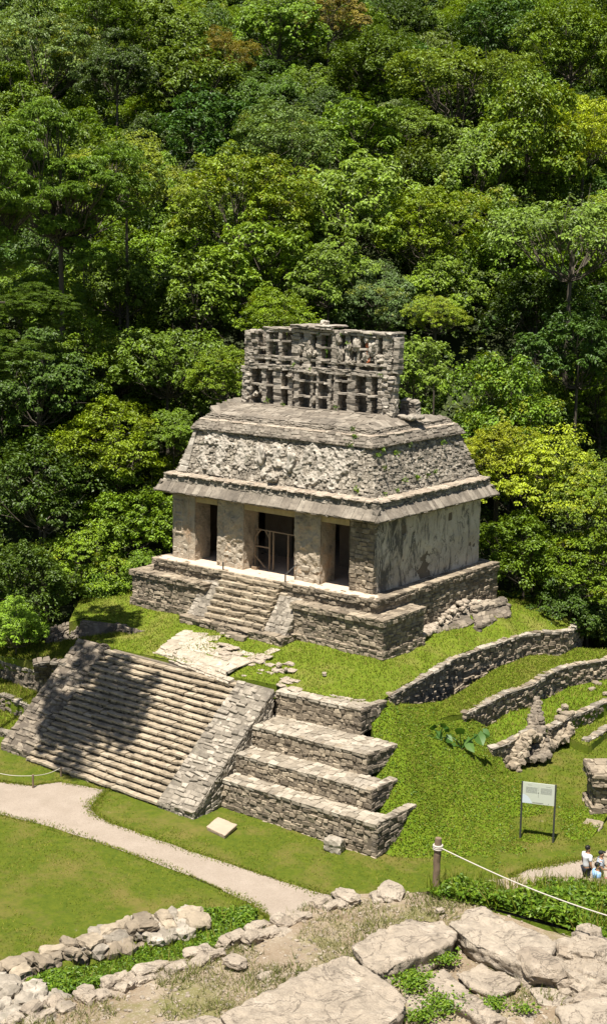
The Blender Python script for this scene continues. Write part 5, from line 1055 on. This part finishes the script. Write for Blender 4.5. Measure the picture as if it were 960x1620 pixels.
# wooden post with rope
pb = uz(688, 1412, ZE + .12); sc = 1.0; ptop = pb + np.array([.03, 0, 1.02]); t = thing('wooden_post', 'weathered round wooden post at the edge of the weeds, rope tied to its top', 'post', pb)
mb = MB(); k = np.linspace(-.15, 1, 9)[:, None]; tube(mb, pb * (1 - k) + ptop * k + RG.normal(0, .004, (9, 3)), np.full(9, .062) + RG.normal(0, .003, 9), 12); mb.build('shaft', M['wood'], t)
mb = MB(); rp = pb + (ptop - pb) * .84
for j in range(3): a = np.linspace(0, 6.3, 16); tube(mb, np.column_stack([rp[0] + .075 * np.cos(a), rp[1] + .075 * np.sin(a), np.full(16, rp[2] - .03 + .03 * j)]), .018, 6)
mb.build('rope_knot', M['rope'], t)
e = at(1060, 1478, 20.0); k = np.linspace(0, 1, 40)[:, None]; mb = MB(); st = rp + unit(e - rp) * .07; tube(mb, st * (1 - k) + e * k - np.array([0, 0, .12]) * np.sin(k * math.pi), .0105, 7); tag(mb.build('rope', M['rope'], loc=st), 'taut pale rope running from the wooden post down to the right edge', 'rope')
# rope fence at the foot of the stairway
tops = []
for x, y0, y1, lab in ((28 - 1, 1246, 1226, 0), (97, 1229, 1217, 1)):
    pass
for x, yb, h, lab in ((53, 1246, .55, 'short wooden stake holding the sagging rope beside the path'), (97, 1228, .4, 'short wooden stake at the left foot of the stairway')):
    b = uz(x, yb, ZP + .02); mb = MB(); tube(mb, [b - [0, 0, .1], b + [0, 0, h]], .045, 8); tag(mb.build('wooden_stake', M['wood'], loc=b), lab, 'stake', 'stakes of the rope fence'); tops.append(b + [0, 0, h - .04])
a = uz(-30, 1214, ZP + .5); mb = MB(); k = np.linspace(0, 1, 14)[:, None]; tube(mb, np.concatenate([a * (1 - k) + tops[0] * k - np.array([0, 0, .14]) * np.sin(k * 3.1416), (tops[0] * (1 - k) + tops[1] * k - np.array([0, 0, .08]) * np.sin(k * 3.1416))[1:]]), .013, 6); tag(mb.build('rope', M['rope'], loc=tops[0]), 'sagging grey rope along the grass edge at the left foot of the stairway', 'rope')
# square stone plate and boulder on the grass
slab('stone_plate', [(326, 1307), (345, 1291), (376, 1303), (356, 1322)], ZP + .18, .2, simple('sandy_plate', (.36, .275, .20), .9, .25, 3), 'square sandy coloured stone plate lying on the grass before the terrace wall', 'stone plate', .04, .008, None, 51, [ZP + .16, ZP + .22, ZP + .22, ZP + .16])
p = uz(528, 1346, ZP); mb = MB(); rock(mb, p + [0, 0, .22], (.42, .3, .34), 3, 61, .3, sq=.85, rot=.2); tag(mb.build('boulder', M['grey'], loc=p), 'grey boulder standing at the foot of the lowest terrace wall', 'boulder')
p = uz(388, 1283, ZP); mb = MB(); rock(mb, p + [0, 0, .06], (.16, .13, .1), 2, 62); tag(mb.build('boulder', M['wall'], loc=p), 'small pale stone at the corner of the balustrade and terrace wall', 'stone')
for i, (x, y, s) in enumerate([(513, 1068, .13), (441, 1054, .16), (452, 1060, .1), (455, 1052, .09)]): p = uz(x, y, -2.62); mb = MB(); rock(mb, p + [0, 0, .05], (s, s * .8, s * .8), 2, 70 + i); tag(mb.build('loose_stone', M['pale'], loc=p), ['grey stone standing alone on the upper lawn', 'white stone at the edge of the flagstones on the upper lawn', 'smaller white stone beside the white one on the upper lawn', 'smallest white stone on the upper lawn edge'][i], 'stone', 'stones on the upper lawn')
# corner of a building at the right edge
t = thing('masonry_pier', 'corner of another ruined stone building cut by the right edge', 'building', uz(950, 1300, ZP)); A = uz(938, 1298, ZP)
mb = MB(); x0, y0 = A[0], A[1]; d1 = RT[:2] * 1.0; d2 = HD[:2]
def q3(u, v, z): return (x0 + RT[0] * u + HD[0] * v, y0 + RT[1] * u + HD[1] * v, z)
for za, zz, o in ((ZP - .1, ZP + .55, .12), (ZP + .55, ZP + 1.45, 0), (ZP + 1.45, ZP + 1.95, .16)):
    lay(mb, q3(-o, -o, za), q3(2.6, -o - .6, za), q3(2.6, -o - .6, zz), q3(-o, -o, zz), .17, .36, .3, out=.05); lay(mb, q3(-o, 1.6, za), q3(-o, -o, za), q3(-o, -o, zz), q3(-o, 1.6, zz), .17, .36, .3, out=.05)
lay(mb, q3(-.16, -.16, ZP + 1.95), q3(2.6, -.76, ZP + 1.95), q3(2.6, 1.6, ZP + 1.95), q3(-.16, 1.6, ZP + 1.95), .4, .5, .15, gap=.04); mb.build('masonry', M['wall'], t)
slab('leaning_slab', [(913, 1306), (928, 1292), (957, 1299), (948, 1314)], ZP + .2, .18, M['wall'], 'flat grey slab leaning at the foot of the right edge masonry', 'stone slab', .05, .03, None, 52, [ZP + .08, ZP + .35, ZP + .35, ZP + .1], .6)
slab('leaning_slab', [(950, 1350), (965, 1336), (1000, 1340), (985, 1362)], ZP + .12, .2, M['pale'], 'small beige slab at the right edge above the visitors', 'stone slab', .05, .03, None, 53)
# information sign
b1, b2 = uz(822, 1327, ZP), uz(874, 1333.5, ZP); H = 2.28
t = thing('information_sign', 'pale information board on two dark metal posts standing on the grass', 'sign', (b1 + b2) / 2); d = unit(b2 - b1); nrm = unit(np.cross(d, [0, 0, 1])); wd = np.linalg.norm(b2 - b1)
for b in (b1, b2): mb = MB(); V = [b + d * sx * .035 + nrm * sy * .03 + np.array([0, 0, z]) for z in (-.1, H) for sx, sy in ((-1, -1), (1, -1), (1, 1), (-1, 1))]; mb.add(np.array(V), [np.array([[3, 2, 1, 0], [4, 5, 6, 7], [0, 1, 5, 4], [1, 2, 6, 5], [2, 3, 7, 6], [3, 0, 4, 7]])], .5); mb.build('post', M['metal'], t)
def sgn(u, v, o): return b1 + (b2 - b1) * u + np.array([0, 0, 1.46 + v * .82]) + nrm * o
def plate(name, rects, o, th, mat, par):
    mb = MB()
    for u0, v0, u1, v1 in rects:
        V = [sgn(u, v, oo) for oo in (o, o + th) for u, v in ((u0, v0), (u1, v0), (u1, v1), (u0, v1))]; mb.add(np.array(V), [np.array([[3, 2, 1, 0], [4, 5, 6, 7], [0, 1, 5, 4], [1, 2, 6, 5], [2, 3, 7, 6], [3, 0, 4, 7]])], .5)
    return mb.build(name, mat, par)
bd = plate('board', [(.02, 0, .98, 1)], .01, .03, simple('sign_board', (.44, .46, .39), .5, 0, 5, .3), t)
rg = np.random.default_rng(4); rects = []
for (u0, u1) in ((.12, .46), (.56, .9)):
    for k in range(9):
        v = .78 - k * .033; u = u0
        while u < u1: w = rg.uniform(.02, .06); rects.append((u, v, min(u + w, u1), v + .014)); u += w + .008
u = .17
while u < .30: w = .02; rects.append((u, .885, u + w, .905)); u += .026
u = .72
while u < .86: w = .02; rects.append((u, .865, u + w, .885)); u += .026
plate('text', rects, .042, .002, simple('sign_text', (.30, .31, .28), .6), bd)
plate('text', [(.33 + .022 * k, .045, .347 + .022 * k, .075) for k in range(15)] + [(.485, .52, .515, .57), (.80, .05, .82, .075)] + [(.495, .32 + .05 * k, .503, .345 + .05 * k) for k in range(4)] + [(.495, .62 + .05 * k, .503, .645 + .05 * k) for k in range(5)], .042, .002, simple('sign_mark', (.10, .10, .09), .6), bd)
mb = MB(); q = [(.02, .01)] + [(.02 + .30 * math.sin(a), .01 + .42 * math.cos(a) ** 1.6) for a in np.linspace(0, 1.57, 10)]; V = [sgn(u, v, .0425) for u, v in q]; mb.add(np.array(V), [np.array([[0, i, i + 1] for i in range(1, len(q) - 1)])], .5); mb.build('corner_motif', simple('sign_motif', (.48, .53, .56), .6), bd)

# ------------------------------------------------------------------ visitors
def skin_mesh(name, vs, es, rad, mat, parent, root=0, sub=2, flat_=None):
    me = bpy.data.meshes.new(name); off = ORIGIN.get(parent, np.zeros(3)) if parent else np.zeros(3); me.from_pydata([tuple(np.array(v)) for v in vs], es, []); o = bpy.data.objects.new('tmp', me); COL.objects.link(o)
    o.modifiers.new('k', 'SKIN'); m2 = o.modifiers.new('s', 'SUBSURF'); m2.levels = sub; m2.render_levels = sub
    if not me.skin_vertices: me.attributes
    for i, r in enumerate(rad):
        sv = me.skin_vertices[0].data[i]; sv.radius = r if isinstance(r, tuple) else (r, r); sv.use_root = i == root
    dg = bpy.context.evaluated_depsgraph_get(); n = bpy.data.meshes.new_from_object(o.evaluated_get(dg)); n.name = name; bpy.data.objects.remove(o); n.materials.clear(); n.materials.append(mat)
    for p in n.polygons: p.use_smooth = True
    r = bpy.data.objects.new(name, n); COL.objects.link(r)
    if parent: r.parent = parent
    ORIGIN[r] = off; return r
SKIN = simple('skin', (.30, .165, .10), .6); HAIR = simple('black_hair', (.012, .010, .009), .5); DARKC = simple('dark_trousers', (.018, .02, .025), .85); SHOE = simple('shoe', (.03, .025, .02), .6)
def person(px, py, z, face, h, shirt, trousers, label, arms, hair=HAIR, cap=None):
    """face: heading in degrees; arms: two lists of (side, fwd, up) for elbow and wrist, in head-heights-free metres at 1.7 m"""
    b = uz(px, py, z); s = h / 1.7; f = np.array([math.cos(R(face)), math.sin(R(face)), 0]); r = np.array([f[1], -f[0], 0]); t = thing('person', label, 'person', b, 'visitors on the path')
    def L(a, c, d): return (r * a + f * c + np.array([0, 0, d])) * s
    vs, es, rd = [], [], []
    def add(p, rad, par=None):
        vs.append(L(*p)); rd.append(tuple(q * s for q in rad) if isinstance(rad, tuple) else rad * s)
        if par is not None: es.append((par, len(vs) - 1))
        return len(vs) - 1
    pel = add((0, 0, .92), .125); wa = add((0, 0, 1.08), .115, pel); ch = add((0, .01, 1.27), .13, wa); sh = add((0, 0, 1.39), .085, ch); nk = add((0, .015, 1.49), .05, sh); hd0 = add((0, .03, 1.57), .073, nk); hd = add((0, .025, 1.65), .078, hd0)
    nose = add((0, .115, 1.585), .014, hd0)
    for sg in (-1, 1): add((sg * .075, .01, 1.60), .015, hd0)
    body = {}
    for sg, (el, wr) in zip((-1, 1), arms):
        hp = add((sg * .09, 0, .86), .085, pel); kn = add((sg * .10, .02, .48), .055, hp); an = add((sg * .10, -.02, .09), .036, kn); to = add((sg * .11, .13, .03), .032, an)
        so = add((sg * .185, 0, 1.38), .055, sh); e = add((sg * el[0], el[1], el[2]), .040, so); w = add((sg * wr[0], wr[1], wr[2]), .028, e); v = unit(np.array([wr[0] - el[0], wr[1] - el[1], wr[2] - el[2]]) * [sg, 1, 1]); pm = np.array([sg * wr[0], wr[1], wr[2]]) + v * .07; pi = add(tuple(pm), .034, w)
        pp = unit(np.cross(v, [sg * 1, .2, 0])); 
        for k, ln in zip((-1.5, -.5, .5, 1.5), (.058, .072, .076, .066)): q = pm + v * .03 + pp * .017 * k; a_ = add(tuple(q + v * ln * .5), .0095, pi); add(tuple(q + v * ln - np.array([sg, 0, 0]) * .015), .008, a_)
        q = pm - v * .03 + pp * .04; a_ = add(tuple(q + v * .02), .011, pi); add(tuple(q + v * .055 + pp * .012), .009, a_)
        body[sg] = (so, e, w, hp, kn, an)
    skin_mesh('body', vs, es, rd, SKIN, t)
    def cl(name, ids, grow, mat, root=0):
        mp = {}; V2, E2, R2 = [], [], []
        for i in ids: mp[i] = len(V2); V2.append(vs[i]); g = grow * s; R2.append(tuple(q + g for q in rd[i]) if isinstance(rd[i], tuple) else rd[i] + g)
        for a, c in es:
            if a in mp and c in mp: E2.append((mp[a], mp[c]))
        return V2, E2, R2, mp
    ids = [pel, wa, ch, sh] + [body[g][0] for g in (-1, 1)]; V2, E2, R2, mp = cl('shirt', ids, .03, shirt)
    nk2 = len(V2); V2.append(L(0, .012, 1.455)); R2.append(.064 * s); E2.append((mp[sh], nk2));
    for g in (-1, 1): p_ = vs[body[g][0]] * .35 + vs[body[g][1]] * .65; V2.append(p_); R2.append(.062 * s); E2.append((mp[body[g][0]], len(V2) - 1))
    skin_mesh('shirt', V2, E2, R2, shirt, t)
    ids = [pel] + [body[g][k] for g in (-1, 1) for k in (3, 4, 5)]; V2, E2, R2, mp = cl('trousers', ids, .014, trousers); R2[mp[pel]] = .135 * s; skin_mesh('trousers', V2, E2, R2, trousers, t)
    V, Fx = ICO[3]; mb = MB(); c = b + L(0, .005, 1.665); P = V * np.array([.088, .105, .088]) * s; Pw = c + P[:, :1] * r + P[:, 1:2] * f + P[:, 2:] * [0, 0, 1]; keep = np.array([not (V[q, 1].mean() > .35 and V[q, 2].mean() < .25) and V[q, 2].mean() > -.75 for q in Fx]); mb.add(Pw, [Fx[keep]], .5); mb.build('hair' if not cap else 'cap', cap or hair, t, smooth=True)
    if cap: mb = MB(); mb.add(np.array([b + L(a, .09 + .09 * math.cos(a * 14), 1.685 + dz) for dz in (0, .012) for a in np.linspace(-.08, .08, 7)] + [b + L(a, .07, 1.70 + dz) for dz in (0, .012) for a in np.linspace(-.08, .08, 7)]), [np.array([[i, i + 1, 15 + i, 14 + i] for i in range(6)] + [[7 + i + 1, 7 + i, 21 + i, 22 + i] for i in range(6)])], .5); mb.build('cap_peak', cap, t)
    mb = MB()
    for sg in (-1, 1): rock(mb, b + L(sg * .11, .05, .045), (.05 * s, .13 * s, .05 * s), 2, 5, .1, rot=math.atan2(-f[0], f[1]))
    mb.build('shoes', SHOE, t)
    mb = MB()
    for sg in (-1, 1): V, Fx = ICO[1]; mb.add(b + L(sg * .032, .098, 1.625) + V * .011 * s, [Fx], .5)
    mb.build('eyes', HAIR, t); return t
down = [((.24, -.02, 1.13), (.25, .08, .90))] * 2; fwd = [((.25, .05, 1.14), (.12, .27, 1.08))] * 2
def mk_print(name, a, b, sc):
    m = NT(name); return m.fin(m.mix(m.ramp(m.vor(sc), [(.35, 0), (.45, 1)]), a, b), .85)
fc = math.degrees(math.atan2(RT[1], RT[0]))
person(925, 1411, ZP + .03, fc + 25, 1.66, simple('white_shirt', (.55, .55, .57), .85), DARKC, 'person in a white shirt and dark trousers standing on the path, seen from behind', down)
person(940, 1440, ZP + .03, fc + 10, 1.66, simple('light_blue_shirt', (.26, .42, .68), .85), simple('blue_jeans', (.05, .09, .17), .9), 'person in a light blue shirt, nearest of the visitors, half hidden by the weeds', down)
person(946, 1417, ZP + .03, fc - 10, 1.60, mk_print('dark_print', (.05, .06, .08), (.35, .38, .42), 28), simple('navy_trousers', (.02, .03, .06), .9), 'person in a dark patterned shirt and black cap with forearms raised', fwd, cap=simple('black_cap', (.012, .012, .014), .7))
person(960, 1448, ZP + .03, fc + 60, 1.52, mk_print('floral_print', (.04, .02, .03), (.45, .12, .14), 22), DARKC, 'person in a dark red floral top at the right edge, mostly hidden by the weeds', down)
# ------------------------------------------------------------------ light, sky, camera
EL, SA = R(70), np.array([.27, -.963])
sd = Vector((SA[0] * math.cos(EL), SA[1] * math.cos(EL), math.sin(EL)))
ld = bpy.data.lights.new('sun', 'SUN'); ld.energy = 5; ld.angle = R(.5); ld.color = (1, .95, .87)
so = bpy.data.objects.new('sun', ld); COL.objects.link(so); so.rotation_euler = sd.to_track_quat('Z', 'Y').to_euler()
w = bpy.data.worlds.new('World'); S.world = w; w.use_nodes = True; nt = w.node_tree
sk = nt.nodes.new('ShaderNodeTexSky'); sk.sky_type = 'NISHITA'; sk.sun_disc = False; sk.sun_elevation = EL; sk.sun_rotation = math.atan2(SA[0], SA[1]); sk.altitude = 100
nt.links.new(sk.outputs[0], nt.nodes['Background'].inputs[0]); nt.nodes['Background'].inputs[1].default_value = .048
cd = bpy.data.cameras.new('camera'); cam = bpy.data.objects.new('camera', cd); COL.objects.link(cam); S.camera = cam
cd.sensor_fit = 'VERTICAL'; cd.sensor_height = 36; cd.lens = F / 1620 * 36; cd.clip_end = 5000; cd.clip_start = .5
cd.sensor_width = 36 * 960 / 1620
from mathutils import Matrix
# camera axes from the measured heading, pitch and roll
rx = RT * cr_ + UP * sr_; uy_ = -RT * sr_ + UP * cr_
cam.matrix_world = Matrix(((rx[0], uy_[0], -FW[0], CAM[0]), (rx[1], uy_[1], -FW[1], CAM[1]), (rx[2], uy_[2], -FW[2], CAM[2]), (0, 0, 0, 1)))
S.view_settings.view_transform = 'Standard'; S.view_settings.look = 'None'; S.view_settings.gamma = 1; S.view_settings.exposure = 1.15; S.view_settings.use_curve_mapping = False
S.render.engine = 'CYCLES'; S.cycles.max_bounces = 6; S.cycles.transparent_max_bounces = 4; S.cycles.diffuse_bounces = 4; S.cycles.use_denoising = True
print('objects', len(S.objects))
